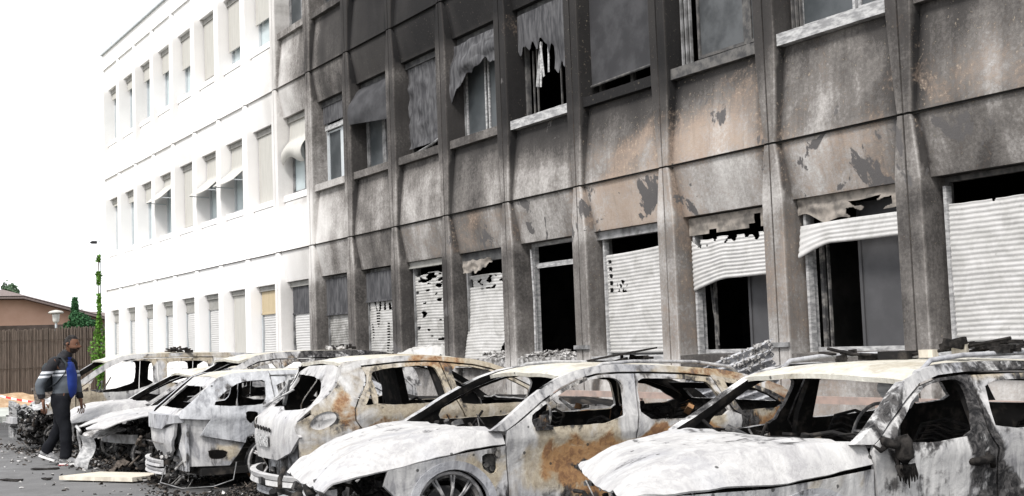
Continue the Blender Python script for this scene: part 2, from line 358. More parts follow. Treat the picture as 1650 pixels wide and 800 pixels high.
def shell(name, outer, holes, fmap, thick, mats, parent, stainf=None, res=.08, flip=False, dent=.0, seed=0., smooth=True, edge=.42):
    """sheet cut to `outer` minus `holes`, bent by fmap(a,b)->(front point, back direction), with real thickness"""
    P2, T = mesh2d(outer, holes, res)
    def dist(p, loop):
        m = 9
        for i in range(len(loop)):
            (ax, ay), (bx, by) = loop[i], loop[(i+1) % len(loop)]; vx, vy = bx-ax, by-ay
            t = max(0, min(1, ((p[0]-ax)*vx+(p[1]-ay)*vy)/max(1e-9, vx*vx+vy*vy))); m = min(m, math.hypot(p[0]-ax-vx*t, p[1]-ay-vy*t))
        return m
    F = []; Bk = []; st = []
    for a, b in P2:
        p, d = fmap(a, b)
        if dent: p = Vector(p)+Vector(d)*dent*(noise.noise(Vector((a*2.3+seed, b*2.3, seed)))+.5*noise.noise(Vector((a*7+seed, b*7, 3))))
        F.append(Vector(p)); Bk.append(Vector(p)+Vector(d)*thick)
        q = list(stainf(a, b) if stainf else (0, 0, 0))       # soot and heat tint gather along cut edges
        if edge:
            dh = min([dist((a, b), h_) for h_ in holes], default=9); do = dist((a, b), outer)
            q[1] += edge*math.exp(-dh/.03)+edge*.55*math.exp(-do/.02); q[2] += .25*math.exp(-dh/.10)
        st.append(tuple(q))
    n = len(F); f = [(t if not flip else t[::-1]) for t in T]; mi = [0]*len(T)
    f += [tuple(i+n for i in t[::-1]) for t in f[:len(T)]]; mi += [1]*len(T)
    cnt = {}
    for t in f[:len(T)]:
        for i in range(3): e = (t[i], t[(i+1) % 3]); cnt[e] = 1
    rim = [e for e in cnt if (e[1], e[0]) not in cnt]
    for a, b in rim: f.append((b, a, a+n, b+n)); mi.append(0)
    v = F+Bk
    # separate rim verts so the edge stays crisp under smooth shading
    o = mesh(name, v, f, mats, parent, False, mi, st+st)
    if smooth:
        me = o.data; me.polygons.foreach_set('use_smooth', [i < 2*len(T) for i in range(len(f))])
        me.set_sharp_from_angle(angle=math.radians(50))
    return o
def surf(name, fn, nu, nv, thick, mats, parent, stainf=None, flip=False):
    v = []; st = []
    for i in range(nu+1):
        for j in range(nv+1):
            v.append(Vector(fn(i/nu, j/nv))); st.append(stainf(i/nu, j/nv) if stainf else (0, 0, 0))
    f = [(i*(nv+1)+j, (i+1)*(nv+1)+j, (i+1)*(nv+1)+j+1, i*(nv+1)+j+1) for i in range(nu) for j in range(nv)]
    if flip: f = [q[::-1] for q in f]
    nrm = [Vector((0, 0, 0)) for _ in v]
    for q in f:
        nn = (v[q[1]]-v[q[0]]).cross(v[q[3]]-v[q[0]])
        for i in q: nrm[i] += nn
    n = len(v); v2 = v+[p-nrm[i].normalized()*thick for i, p in enumerate(v)]
    mi = [0]*len(f); F = f+[tuple(i+n for i in q[::-1]) for q in f]; mi += [1]*len(f)
    es = {(q[k], q[(k+1) % 4]) for q in f for k in range(4)}
    for a, b in es:
        if (b, a) not in es: F.append((b, a, a+n, b+n)); mi.append(0)
    o = mesh(name, v2, F, mats, parent, False, mi, st+st)
    me = o.data; me.polygons.foreach_set('use_smooth', [i < 2*len(f) for i in range(len(F))]); me.set_sharp_from_angle(angle=math.radians(50))
    return o
def blobs(L, base=(0, 0, 0)):
    def fn(a, b):
        c = list(base); a, b = a+.13*noise.noise(Vector((a*3.1, b*3.1, 2)))+.06*noise.noise(Vector((a*9, b*9, 5))), b+.11*noise.noise(Vector((a*3.3, b*3.3, 7)))+.05*noise.noise(Vector((a*9, b*9, 8)))
        for (x, y, rx, ry, ch, val) in L:
            d = ((a-x)/rx)**2+((b-y)/ry)**2
            if d < 1: c[ch] = max(c[ch], val*min(1, 2.2*(1-d)))
        return tuple(c)
    return fn
def scraps(mb, n, box, size, seed, mat=0, flatness=.25, zfun=None):
    r = random.Random(seed)
    for _ in range(n):
        x = r.uniform(box[0], box[1]); y = r.uniform(box[2], box[3]); z = r.uniform(box[4], box[5]) if not zfun else zfun(x, y, r)
        s = r.uniform(*size); R = Matrix.Rotation(r.uniform(0, 6.3), 3, 'Z') @ Matrix.Rotation(r.uniform(-.9, .9), 3, 'X')
        k = r.randint(3, 5); top = []; a0 = r.uniform(0, 6)
        for i in range(k): a = a0+i*6.283/k; rr = s*r.uniform(.4, 1); top.append(Vector((math.cos(a)*rr*r.uniform(.6, 1.3), math.sin(a)*rr, r.uniform(-.3, .3)*s)))
        h = s*flatness
        v = [R @ p+Vector((x, y, z)) for p in top]+[R @ (p-Vector((0, 0, h)))+Vector((x, y, z)) for p in top]
        f = [tuple(range(k)), tuple(range(2*k-1, k-1, -1))]+[(i+k, (i+1) % k+k, (i+1) % k, i) for i in range(k)]
        mb.add(v, f, mat if isinstance(mat, int) else r.choice(mat))

# ------------------------------------------------------------------ ground
def sheet(name, pts, z, mat, th=None):
    o = mesh(name, [(x, y, z) for x, y in pts], [tuple(range(len(pts)))], mat); return tag(o, kind='structure')
sheet('ground', [(-900, -900), (900, -900), (900, 900), (-900, 900)], -.03, 'earth')
def gridsheet(name, x0, x1, y0, y1, step, z, mat, amp):
    nx = int((x1-x0)/step); ny = int((y1-y0)/step)
    v = [(lerp(x0, x1, i/nx), lerp(y0, y1, j/ny), z+amp*noise.noise(Vector((lerp(x0, x1, i/nx)*.8, lerp(y0, y1, j/ny)*.8, 0)))) for i in range(nx+1) for j in range(ny+1)]
    f = [(i*(ny+1)+j, (i+1)*(ny+1)+j, (i+1)*(ny+1)+j+1, i*(ny+1)+j+1) for i in range(nx) for j in range(ny)]
    return tag(mesh(name, v, f, mat, smooth=True), kind='structure')
gridsheet('parking_asphalt', -32, 12, -30, 0, .5, 0, 'asphalt', .008)
mb = MB(); mb.box(-40.2, -32.0, -30, 3, -.04, .13); o = mb.build('pavement', 'paving'); tag(o, kind='structure')
mb = MB()
for i in range(30): mb.box(-32.0+.004, -31.85, -30+i*1.0, -30+i*1.0+.985, -.04, .15)
tag(mb.build('kerb', 'paving'), kind='structure')
# soil heap in front of the reed fence
v = []; f = []; nx, ny = 26, 60
for i in range(nx+1):
    for j in range(ny+1):
        x = -40.9+3.2*i/nx; y = -9+10*j/ny
        h = .40*math.exp(-((x+39.6)/.75)**2)*(.5+.5*math.exp(-((y+3.6)/2.6)**2))
        h *= 1+.35*noise.noise(Vector((x*2, y*2, 1)))+.2*noise.noise(Vector((x*7, y*7, 1)))
        v.append((x, y, .10+h))
f = [(i*(ny+1)+j, (i+1)*(ny+1)+j, (i+1)*(ny+1)+j+1, i*(ny+1)+j+1) for i in range(nx) for j in range(ny)]
tag(mesh('soil_heap', v, f, 'soil', smooth=True), kind='stuff', label='low heap of loose orange-brown soil along the reed fence', cat='soil')

# ------------------------------------------------------------------ the burnt building
BAY, FH, Z0 = 1.8, 3.32, .10              # bay width, storey height, height of the lowest joint
def seam(i): return -8.0-BAY*i
bld = empty('office_building', (-18, 0, 0), label='three-storey white concrete office block with fire-blackened facade behind the burnt cars', cat='building')
BX = -18
KS = list(range(-4, 17))
tabs = {  # soot level per bay, by height band, bays -1 .. 9
 'base': [.40, .38, .34, .36, .36, .42, .45, .4, .3, .15, .02],
 'rib0': [.76, .56, .54, .56, .58, .74, .78, .74, .60, .30, .04],
 'A-': [.56, .46, .30, .40, .34, .54, .50, .58, .40, .13, .01],
 'A+': [.58, .60, .30, .50, .30, .50, .48, .46, .32, .11, .01],
 'A+t': [.68, .68, .60, .72, .80, .66, .60, .52, .38, .14, .02],
 'rib1': [.74, .66, .86, .92, .92, .84, .74, .66, .58, .34, .10],
 'B-': [.74, .74, .92, .98, 1, 1, .96, .86, .66, .40, .08],
 'B+': [.74, .74, .88, .95, 1, 1, .98, .94, .80, .50, .12],
 'rib2': [.7, .7, .85, .95, 1, 1, .96, .9, .74, .44, .12],
 'C-': [.6, .6, .8, .9, .9, .9, .85, .8, .6, .3, .02]}
tans = {
 'base': [.42, .46, .5, .5, .4, .3, .2, .1, 0, 0, 0],
 'rib0': [.15, .62, .70, .60, .35, .12, .1, .12, .15, .05, 0],
 'A-': [.22, .62, .34, .88, .30, .52, .40, .25, .08, 0, 0],
 'A+': [.50, .30, .78, .62, .16, .12, .10, .06, 0, 0, 0], 'A+t': [.30, .30, .40, .2, .10, .10, .08, .06, 0, 0, 0],
 'rib1': [.3, .38, .15, .42, .42, .12, .18, .1, .05, 0, 0],
 'B-': [.2]*11, 'B+': [0]*11, 'rib2': [0]*11, 'C-': [0]*11}
flak = {'base': [.2]*9+[0, 0], 'rib0': [.15]*8+[.1, 0, 0], 'A-': [.52, .46, .30, .55, .42, .36, .1, .05, 0, 0, 0],
 'A+': [.15, .1, .2, .1, .1, 0, 0, 0, 0, 0, 0], 'A+t': [.1]*5+[0]*6, 'rib1': [.1]*8+[0]*3, 'B-': [0]*11, 'B+': [0]*11, 'rib2': [0]*11, 'C-': [0]*11}
ZB = [(0, 'base'), (1.1, 'base'), (1.5, 'rib0'), (2.65, 'rib0'), (2.86, 'A-'), (3.38, 'A-'), (3.46, 'A+'), (3.75, 'A+'), (4.25, 'A+t'), (4.6, 'rib1'), (6.0, 'rib1'), (6.2, 'B-'), (6.7, 'B-'), (6.78, 'B+'), (7.6, 'B+'), (7.95, 'rib2'), (9.3, 'rib2'), (9.5, 'C-'), (10.7, 'C-')]
def fac(x, z):
    kk = (-8.9-x)/BAY; kk = min(max(kk, -1), 9)
    for i in range(len(ZB)-1):
        if z <= ZB[i+1][0]: break
    t = min(max((z-ZB[i][0])/(ZB[i+1][0]-ZB[i][0]), 0), 1); o = []
    for T in (tabs, tans, flak):
        a = np.interp(kk, range(-1, 10), T[ZB[i][1]]); b = np.interp(kk, range(-1, 10), T[ZB[i+1][1]]); o.append(float(a+(b-a)*t))
    # licks of clean streak edge at the boundary of the fire, long vertical pale run-offs
    e = noise.noise(Vector((x*.9, z*.38, 4)))*.20+noise.noise(Vector((x*2.6, z*.8, 9)))*.12+noise.noise(Vector((x*3.3, z*2.6, 19)))*.08
    if o[0] > .8: e *= .45
    e *= min(1, o[0]/.35)
    if o[0] > .04: o[0] += e
    if kk > 7.2 and o[0] > 0: o[0] *= max(0, 1-.35*(kk-7.2)/1.8)
    return tuple(o)

LIN, RIB, RD = 2.72, .148, .36
def yprof(z):      # depth of the spandrel face behind the rib front, z from the storey joint
    if z <= 1.0: t = z/1.0; return .045+.090*t**1.4
    t = (FH-z)/(FH-LIN); return .045+.100*t**1.3
def hw(z):         # half width of the rib front: pinched at every storey joint, full beside the window
    d = min(1, (z/1.0) if z < 1.66 else (FH-z)/(FH-LIN)); return .072+.076*d**.8
def side_hw(z, y): return lerp(hw(z), .150, min(1, max(0, y/.13)))
def facade_panel(k, fl):
    xc = -8.9-BAY*k; z0 = Z0+FH*fl; V = []; F = []
    h = BAY/2
    def quadgrid(fn, nu, nv):
        b = len(V)
        for i in range(nu+1):
            for j in range(nv+1): V.append(fn(i/nu, j/nv))
        for i in range(nu):
            for j in range(nv): F.append((b+i*(nv+1)+j, b+(i+1)*(nv+1)+j, b+(i+1)*(nv+1)+j+1, b+i*(nv+1)+j+1))
    g = .011
    zs0, zs1 = g, FH-g
    for s in (-1, 1):
        xo = s*(h-g); XI = lambda z: s*(h-hw(z))
        rr = .012
        # rib front
        ZZ = lambda v: lerp(zs0, zs1, v)
        quadgrid(lambda u, v: (lerp(xo, XI(ZZ(v))+s*rr, u) if s < 0 else lerp(XI(ZZ(v))+s*rr, xo, u), 0, ZZ(v)), 2, 44)
        # rounded arris
        quadgrid(lambda u, v: ((XI(ZZ(v))+s*rr*(1-math.sin(u*1.5708))), rr*(1-math.cos(u*1.5708)), ZZ(v)), 2, 44) if s < 0 else quadgrid(lambda u, v: ((XI(ZZ(v))+s*rr*(1-math.cos(u*1.5708))), rr*(1-math.sin(u*1.5708)), ZZ(v)), 2, 44)
        # rib reveal back to the window line
        YS = [rr, .045, .085, .13, .25, RD+.03]; yy_ = lambda u: YS[int(round(u*5))]
        sx_ = lambda y, z: s*(h-max(hw(z), side_hw(z, y-rr) if y > rr else hw(z)))
        if s < 0: quadgrid(lambda u, v: (sx_(yy_(u), ZZ(v)), yy_(u), ZZ(v)), 5, 44)
        else: quadgrid(lambda u, v: (sx_(yy_(1-u), ZZ(v)), yy_(1-u), ZZ(v)), 5, 44)
        # outer edge into the joint
        if s < 0: quadgrid(lambda u, v: (xo, lerp(.07, 0, u), lerp(zs0, zs1, v)), 1, 2)
        else: quadgrid(lambda u, v: (xo, lerp(0, .07, u), lerp(zs0, zs1, v)), 1, 2)
    xa, xb = -(h-RIB)-.004, (h-RIB)+.004
    def sp(za, zb, nv): 
        def fn(u, v):
 
            z = lerp(za, zb, v); y = yprof(z); q = h-side_hw(z, y)+.006; x = lerp(-q, q, u); e = min(1, (abs(x+q)/.07), (abs(q-x)/.07))
            return (x, y+.018*(1-e)**2, z)
        quadgrid(fn, 20, nv)
    sp(zs0, 1.0, 13); sp(LIN, zs1, 9)
    y1 = yprof(1.0); y2 = yprof(LIN)
    quadgrid(lambda u, v: (lerp(xa, xb, u), lerp(y1, RD+.03, v), 1.0), 8, 2)
    quadgrid(lambda u, v: (lerp(xa, xb, u), lerp(RD+.03, y2, v), LIN), 8, 3)
    quadgrid(lambda u, v: (lerp(-h+g, h-g, u), lerp(0.02, .07, v), FH-g), 1, 1); quadgrid(lambda u, v: (lerp(-h+g, h-g, u), lerp(.07, .02, v), g), 1, 1)
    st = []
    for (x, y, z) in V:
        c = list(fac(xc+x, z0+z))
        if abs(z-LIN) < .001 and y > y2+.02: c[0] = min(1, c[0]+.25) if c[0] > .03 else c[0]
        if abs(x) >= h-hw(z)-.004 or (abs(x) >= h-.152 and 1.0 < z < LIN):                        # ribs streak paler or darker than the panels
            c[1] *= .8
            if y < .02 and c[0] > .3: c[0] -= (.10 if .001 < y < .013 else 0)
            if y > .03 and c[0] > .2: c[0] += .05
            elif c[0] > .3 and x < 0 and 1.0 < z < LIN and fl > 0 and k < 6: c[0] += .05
        elif c[0] > .12:                               # panels darken towards their inner corners and top edge below the window
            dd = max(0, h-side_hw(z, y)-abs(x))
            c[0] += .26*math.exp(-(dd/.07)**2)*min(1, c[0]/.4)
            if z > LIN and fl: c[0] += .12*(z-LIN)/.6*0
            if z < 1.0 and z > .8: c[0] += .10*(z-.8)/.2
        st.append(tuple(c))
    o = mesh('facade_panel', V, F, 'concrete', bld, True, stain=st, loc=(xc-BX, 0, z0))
    o.data.set_sharp_from_angle(angle=math.radians(35)); return o
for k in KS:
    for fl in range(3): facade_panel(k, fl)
# joint sealant behind every open joint
mb = MB(); x0, x1 = seam(17)-BX, seam(-4)-BX
for i in range(-4, 18): mb.box(seam(i)-BX-.03, seam(i)-BX+.03, .055, .09, 0, 10.06)
for fl in range(4): mb.box(x0, x1, .056, .092, Z0+FH*fl-.03, Z0+FH*fl+.03)
mb.build('joint_sealant', 'joint', bld)
# parapet, coping, roof, end walls and the charred rooms behind the openings
zt = Z0+3*FH
for k in KS:
    xc = -8.9-BAY*k-BX
    mb = MB(); mb.box(xc-.892, xc+.892, .012, .25, zt+.01, zt+.47)
    o = mb.build('parapet_panel', 'concrete', bld); 
    me = o.data; a = me.color_attributes.new('stain', 'FLOAT_COLOR', 'POINT'); a.data.foreach_set('color', np.array([fac(xc+BX, 10.5)+(1,)]*8, np.float32).ravel())
mb = MB(); mb.box(x0-.05, x1+.05, -.05, .32, zt+.475, zt+.53); mb.build('roof_coping', 'alu_clean', bld)
mb = MB(); mb.box(x0+.2, x1-.2, .26, 12, zt+.0, zt+.12); mb.build('roof', 'roof_felt', bld)
def wallmesh(name, x, side):
    mb = MB(); mb.box(x-.1, x+.1, .10, 12, 0, zt+.45); o = mb.build(name, 'concrete', bld)
    a = o.data.color_attributes.new('stain', 'FLOAT_COLOR', 'POINT'); a.data.foreach_set('color', np.array([(0, 0, 0, 1)]*8, np.float32).ravel())
wallmesh('end_wall', x0+.02, 0); wallmesh('end_wall', x1-.02, 0)
mb = MB()
mb.box(x0+.15, x1-.15, 5.8, 6.0, 0, zt)
for fl in range(4): mb.box(x0+.13, x1-.13, .42, 6.0, Z0+FH*fl-.1+(.06 if fl == 3 else 0), Z0+FH*fl+.08)
for i in range(-3, 17, 4): mb.box(seam(i)-BX-.06, seam(i)-BX+.06, .42, 5.85, 0.2, zt-.2)
mb.build('interior_walls', 'room_black', bld)

# ------------------------------------------------------------------ windows
def slab(mb, x0, x1, z0, z1, y, t, m=0): mb.box(x0, x1, y, y+t, z0, z1, m)
WX = .752; WH = LIN-1.13
def win_root(k, fl, fmat, mull=(), trans=(), label=None, jamb=.055, y=.325, depth=.06, bottom=True):
    mb = MB()
    slab(mb, -WX, -WX+jamb, 0, WH, y, depth); slab(mb, WX-jamb, WX, 0, WH, y, depth)
    if bottom: slab(mb, -WX+jamb, WX-jamb, 0, .055, y, depth)
    slab(mb, -WX+jamb, WX-jamb, WH-.05, WH, y, depth)
    for m in mull: slab(mb, m-.03, m+.03, .055, WH-.05, y+.004, depth-.01)
    for t in trans: slab(mb, -WX+jamb, WX-jamb, t-.025, t+.025, y+.002, depth-.006)
    o = mb.build('window', fmat, bld, loc=(-8.9-BAY*k-BX, 0, Z0+FH*fl+1.13))
    if label: o['label'] = label
    return o
def sill(wn, mat='concrete', dirt=.2, front=.09, h=.125):
    if mat == 'concrete' and dirt < .1: front = .118
    r = random.Random(hash(wn.name) % 1000 if 0 else int(abs(wn.location.x*31+wn.location.z*7)))
    V = []; F = []; n = 16
    for i in range(n+1):
        x = lerp(-WX+.006, WX-.006, i/n); j = .006*(r.random()-.5)
        V += [(x, front+j, -h), (x, front+j, .0+j), (x, .36, .012), (x, .36, -h)]
    for i in range(n):
        for a in range(4): F.append((i*4+a, (i+1)*4+a, (i+1)*4+(a+1) % 4, i*4+(a+1) % 4))
    F += [(0, 1, 2, 3), (n*4+3, n*4+2, n*4+1, n*4)]
    if dirt > .1: dirt += .22
    st = [(dirt, .2, 0)]*len(V) if mat == 'concrete' else None
    return mesh('window_sill', V, F, mat, wn, False, stain=st)
def pane(wn, x0, x1, z0, z1, mat, y=.352, sash=None, t=.006):
    mb = MB(); slab(mb, x0, x1, z0, z1, y, t); o = mb.build('pane', mat, wn)
    if sash:
        s = MB(); b = .035
        slab(s, x0, x0+b, z0, z1, y-.022, .02); slab(s, x1-b, x1, z0, z1, y-.022, .02); slab(s, x0+b, x1-b, z0, z0+b, y-.021, .02); slab(s, x0+b, x1-b, z1-b, z1, y-.021, .02)
        s.build('sash', sash, wn)
    return o
def head(wn, z0, mat, y=.235, t=.085, z1=None):
    mb = MB(); slab(mb, -WX+.002, WX-.002, z0, z1 or WH-.004, y, t); slab(mb, -WX+.002, WX-.002, z0-.02, z0, y-.012, t+.006); return mb.build('shutter_box', mat, wn)
def shutter(wn, z0f, z1f, y=.27, x0=-WX+.06, x1=WX-.03, keep=None, mat='shutter', bulge=None, dirt=.2, pitch=.046, name='roller_shutter', thick=.004):
    nx = 104; rows = []; zmax = max(z1f(x0), z1f(0), z1f(x1)); zmin = min(z0f(x0), z0f(0), z0f(x1)); nz = int((zmax-zmin)/(pitch/4)); V = []; idx = {}
    F = []
    def P(i, j):
        if (i, j) in idx: return idx[i, j]
        x = lerp(x0, x1, i/nx); t = j/nz; zb, ztp = z0f(x), z1f(x); z = lerp(zb, ztp, t)
        ph = (t*(zmax-zmin)/pitch) % 1; yy = y-.013*math.sin(ph*math.pi)**.8
        yy += .022*noise.noise(Vector((x*1.3, z*1.3, wn.location.x)))+.006*noise.noise(Vector((x*5, z*9, wn.location.x)))
        z += .012*noise.noise(Vector((x*1.6, z*1.1, wn.location.x+7)))
        if bulge: yy += bulge(x, z)
        idx[i, j] = len(V); V.append((x, yy, z)); return idx[i, j]
    for i in range(nx):
        for j in range(nz):
            x = lerp(x0, x1, (i+.5)/nx); z = lerp(z0f(x), z1f(x), (j+.5)/nz)
            if keep and not keep(x, z): continue
            F.append((P(i, j), P(i+1, j), P(i+1, j+1), P(i, j+1)))
    n = len(V); V2 = V+[(x, yy+thick, z) for x, yy, z in V]; F2 = F+[tuple(a+n for a in q[::-1]) for q in F]
    es = {(q[a], q[(a+1) % 4]) for q in F for a in range(4)}
    F2 += [(b, a, a+n, b+n) for a, b in es if (b, a) not in es]
    o = mesh(name, V2, F2, mat, wn, True); o['dirt'] = dirt; return o
def cloth(name, wn, fn, nu, nv, mat, keep=None):
    if keep: nu *= 3; nv *= 3
    V = []; F = []
    for i in range(nu+1):
        for j in range(nv+1): V.append(fn(i/nu, j/nv))
    for i in range(nu):
        for j in range(nv):
            if keep and not keep((i+.5)/nu, (j+.5)/nv): continue
            F.append((i*(nv+1)+j, (i+1)*(nv+1)+j, (i+1)*(nv+1)+j+1, i*(nv+1)+j+1))
    V2 = V+[(x, y+.006, z) for x, y, z in V]; n = len(V); F2 = F+[tuple(a+n for a in q[::-1]) for q in F]
    return mesh(name, V2, F2, mat, wn, True)
nz = lambda x, z, s=0, f=1: noise.noise(Vector((x*f, z*f, s)))
C = lambda v: (lambda x: v)
def sag(a, s): return lambda x: a+s*x*x

def guides(wn, mat, z1=1.5):
    for x in (-WX+.056, WX-.09):
        mb = MB(); mb.box(x, x+.035, .235, .31, .0, z1); mb.build('shutter_guide', mat, wn)

for k in KS:                                                       # ---------------- ground floor
    if k <= -1:
        wn = win_root(k, 0, 'alu_black', label='blackened ground floor window behind a full white-ashed shutter' if k == -1 else None)
        shutter(wn, C(.07), lambda x: 1.33+.01*nz(x, 0, 3, 5), dirt=.1, keep=lambda x, z: not (z > 1.29 and nz(x, z, 5, 9) > .25)); guides(wn, 'alu_white')
        sill(wn, 'alu_white', front=.02, h=.13)
    elif k == 0:
        wn = win_root(k, 0, 'alu_white', label='gutted ground floor window with melted shutter curl and grey panel inside', jamb=.06); guides(wn, 'alu_white')
        o = cloth('blistered_strip', wn, lambda u, v: (lerp(-WX+.02, WX, u), .20+.02*nz(u*5, v*3, 2), WH-lerp(0, .17+.05*nz(u*6, 0, 9)+(.10*math.sin(u*3.1)), v)), 40, 10, 'tan_strip', keep=lambda u, v: not (v > .35 and .45 < u < .85 and nz(u*8, v*3, 3) > -.22))
        shutter(wn, lambda x: 1.10-.32*max(0, (-x-.30))**1.3*1.4, lambda x: 1.33-.04*max(0, -x), y=.20, bulge=lambda x, z: -.05*max(0, -x)*((1.35-z)/.2), dirt=.08, pitch=.07)
        mb = MB(); mb.box(-.14, .74, .45, .48, -.0, 1.5); mb.build('inner_partition', 'panel_grey', wn); mb = MB(); mb.box(-.15, -.115, .43, .45, .0, 1.5); mb.build('partition_edge', 'panel_grey', wn)
        mb = MB(); mb.box(-.66, -.62, .40, .44, 0, 1.3); mb.box(-.58, -.56, .42, .45, 0, 1.3); mb.build('inner_rail', 'inner_grey', wn)
        sill(wn, 'concrete', .38, front=.03, h=.13)
    elif k == 1:
        wn = win_root(k, 0, 'alu_white', label='gutted ground floor window with half-raised sagging white shutter', jamb=.06); guides(wn, 'alu_white')
        cloth('blistered_strip', wn, lambda u, v: (lerp(-WX+.02, WX, u), .22+.01*nz(u*5, v*3, 2), WH-.02-lerp(0, .20, v)), 40, 10, 'tan_strip', keep=lambda u, v: not ((v > .75 and nz(u*9, 0, 7) > .12) or (.75 < u < .82 and v > .25)))
        shutter(wn, lambda x: .84-.16*max(0, (-x-.1))**1.5*1.6+.0*x, lambda x: 1.31+.02*nz(x, 1, 2, 4), y=.22, dirt=.06, pitch=.052, keep=lambda x, z: not (z > 1.22 and nz(x, z, 3, 8) > .2))
        mb = MB(); mb.box(.0, .74, .45, .48, .0, 1.2); mb.build('inner_partition', 'panel_grey', wn); mb = MB(); mb.box(-.01, .025, .43, .45, .0, 1.2); mb.build('partition_edge', 'panel_grey', wn)
        mb = MB(); mb.box(-.60, -.57, .42, .46, 0, 1.0); mb.tube([(-.62, .4, .9), (-.60, .42, .5), (-.56, .44, .1)], .012); mb.build('inner_rail', 'inner_grey', wn)
        sill(wn, 'concrete', .5, front=.02, h=.13)
    elif k == 2:
        wn = win_root(k, 0, 'alu_sooty', label='ground floor window behind a complete white-ashed shutter with black gap above'); guides(wn, 'alu_white')
        head(wn, 1.50, 'alu_sooty', y=.20)
        shutter(wn, C(.03), lambda x: 1.30+.03*x, dirt=.12, keep=lambda x, z: not (-.62 < x < -.55 and .78 < z < 1.22 and math.sin(z*70) > -.1) and not (abs(x+.35) < .12 and .8 < z < .95 and nz(x, z, 5, 22) > .12))
        sill(wn, 'alu_white', front=.02, h=.13)
    elif k == 3:
        wn = win_root(k, 0, 'alu_white', trans=(1.28,), label='burnt-out black ground floor window with pale frame and rubble on its sill', jamb=.09)
        mb = MB(); slab(mb, -.60, .66, 1.235, 1.25, .31, .02); mb.tube([(-.62, .25, 0), (-.64, .27, .8), (-.63, .24, 1.5)], .018); mb.build('frame_trim', 'alu_white', wn)
        sill(wn, 'ash', front=.02, h=.13)
        mb = MB(); scraps(mb, 150, (-.7, .7, .02, .34, 0, .1), (.02, .07), 3, zfun=lambda x, y, r: r.uniform(0, .11*(1-abs(x)/1.1))); mb.build('ash_rubble', 'ash', wn)['kind'] = 'stuff'
    elif k == 4:
        wn = win_root(k, 0, 'alu_sooty', label='ground floor window with torn ash shutter ripped open at lower right'); guides(wn, 'alu_sooty')
        head(wn, 1.45, 'head_dark', y=.20)
        shutter(wn, C(-.22), C(1.24), dirt=.14, x0=-WX+.04, bulge=lambda x, z: -.14*max(0, .5-z)*(1-x*.5),
                keep=lambda x, z: not (x > .30+.45*max(0, z-.15)+.12*nz(x, z, 1, 6) and z < .55) and not (z > 1.02 and nz(x*1.2, z*3, 5, 6) > .24) and z > -.2+.1*nz(x, 0, 3, 5))
        cloth('torn_sheet', wn, lambda u, v: (lerp(-.6, .25, u), .12+.05*nz(u*3, v*2, 5), 1.46-.20*v-.03*nz(u*7, 0, 2)), 24, 8, 'tan_strip', keep=lambda u, v: v < .9-.7*max(0, u-.55)*2+.15*nz(u*9, v, 3))
        sill(wn, 'ash', front=.02, h=.13)
        mb = MB(); scraps(mb, 60, (.1, .75, .0, .3, 0, .1), (.03, .08), 5); mb.build('ash_rubble', 'ash', wn)['kind'] = 'stuff'
    elif k == 5:
        wn = win_root(k, 0, 'alu_sooty', label='ground floor window with ragged half-melted ash shutter and slumped heap below'); guides(wn, 'alu_sooty'); head(wn, 1.5, 'head_grey', y=.20)
        shutter(wn, C(-.05), C(1.40), dirt=.26, keep=lambda x, z: not (z > 1.2 and nz(x, z*5, 8, 4) > .0) and not (nz(x*2, z*7, 9, 2) > .36 and z > .3))
        V = []; 
        def slump(u, v):
            x = lerp(-.85, .72, u); t = v
            return (x, .25-.42*t+.06*nz(u*6, t*5, 3), .16-.22*t*t+.05*math.sin(t*14+u*3)+.05*nz(u*8, t*8, 1))
        cloth('slumped_shutter', wn, slump, 40, 24, 'shutter', keep=lambda u, v: v < .92+.2*nz(u*8, 0, 6))['dirt'] = .16
        sill(wn, 'ash', front=.03, h=.13)
    elif k in (6, 7):
        wn = win_root(k, 0, 'alu_sooty', label='ground floor window under sooty blind box with %s shutter' % ('hole-burnt pale' if k == 6 else 'intact brownish')); guides(wn, 'alu_sooty')
        zb = 1.04 if k == 6 else .88
        mb = MB(); slab(mb, -WX+.04, WX-.02, zb, 1.52, .22, .03); slab(mb, -WX+.04, WX-.02, zb-.035, zb, .20, .05); mb.build('blind_panel', 'blind_grey', wn)
        shutter(wn, C(0), C(zb-.03), dirt=.24 if k == 6 else .46, keep=(lambda x, z: not (nz(x*3, z*1.0, 4, 2.2) > .22 and math.sin(z*136) > -.2) and not (z > .85 and nz(x*4, z, 2, 4) > .18)) if k == 6 else None)
        sill(wn, 'concrete', .35)
    else:
        mat = 'alu_sooty' if k == 8 else 'alu_clean'
        wn = win_root(k, 0, mat, label='ground floor window in the clean white part with %s' % {8: 'dark half blind over pale shutter', 9: 'tan upper blind', 10: 'full grey blind'}.get(k, 'short grey box over pale shutter'))
        head(wn, 1.5, 'head_grey', y=.22)
        if k == 8: a = .96; mm = 'blind_grey'
        elif k == 9: a = 1.02; mm = 'blind_tan'
        elif k == 10: a = .02; mm = 'blind_cream'
        else: a = 1.26; mm = 'head_grey'
        mb = MB(); slab(mb, -WX+.05, WX-.02, a, 1.48, .25, .03); slab(mb, -WX+.05, WX-.02, a-.03, a, .235, .05); mb.build('blind', mm, wn)
        if k != 10: shutter(wn, C(0), C(a-.02), dirt=-.15, x0=-WX+.14, pitch=.05); guides(wn, mat, a)
        sill(wn, 'concrete', 0.0)

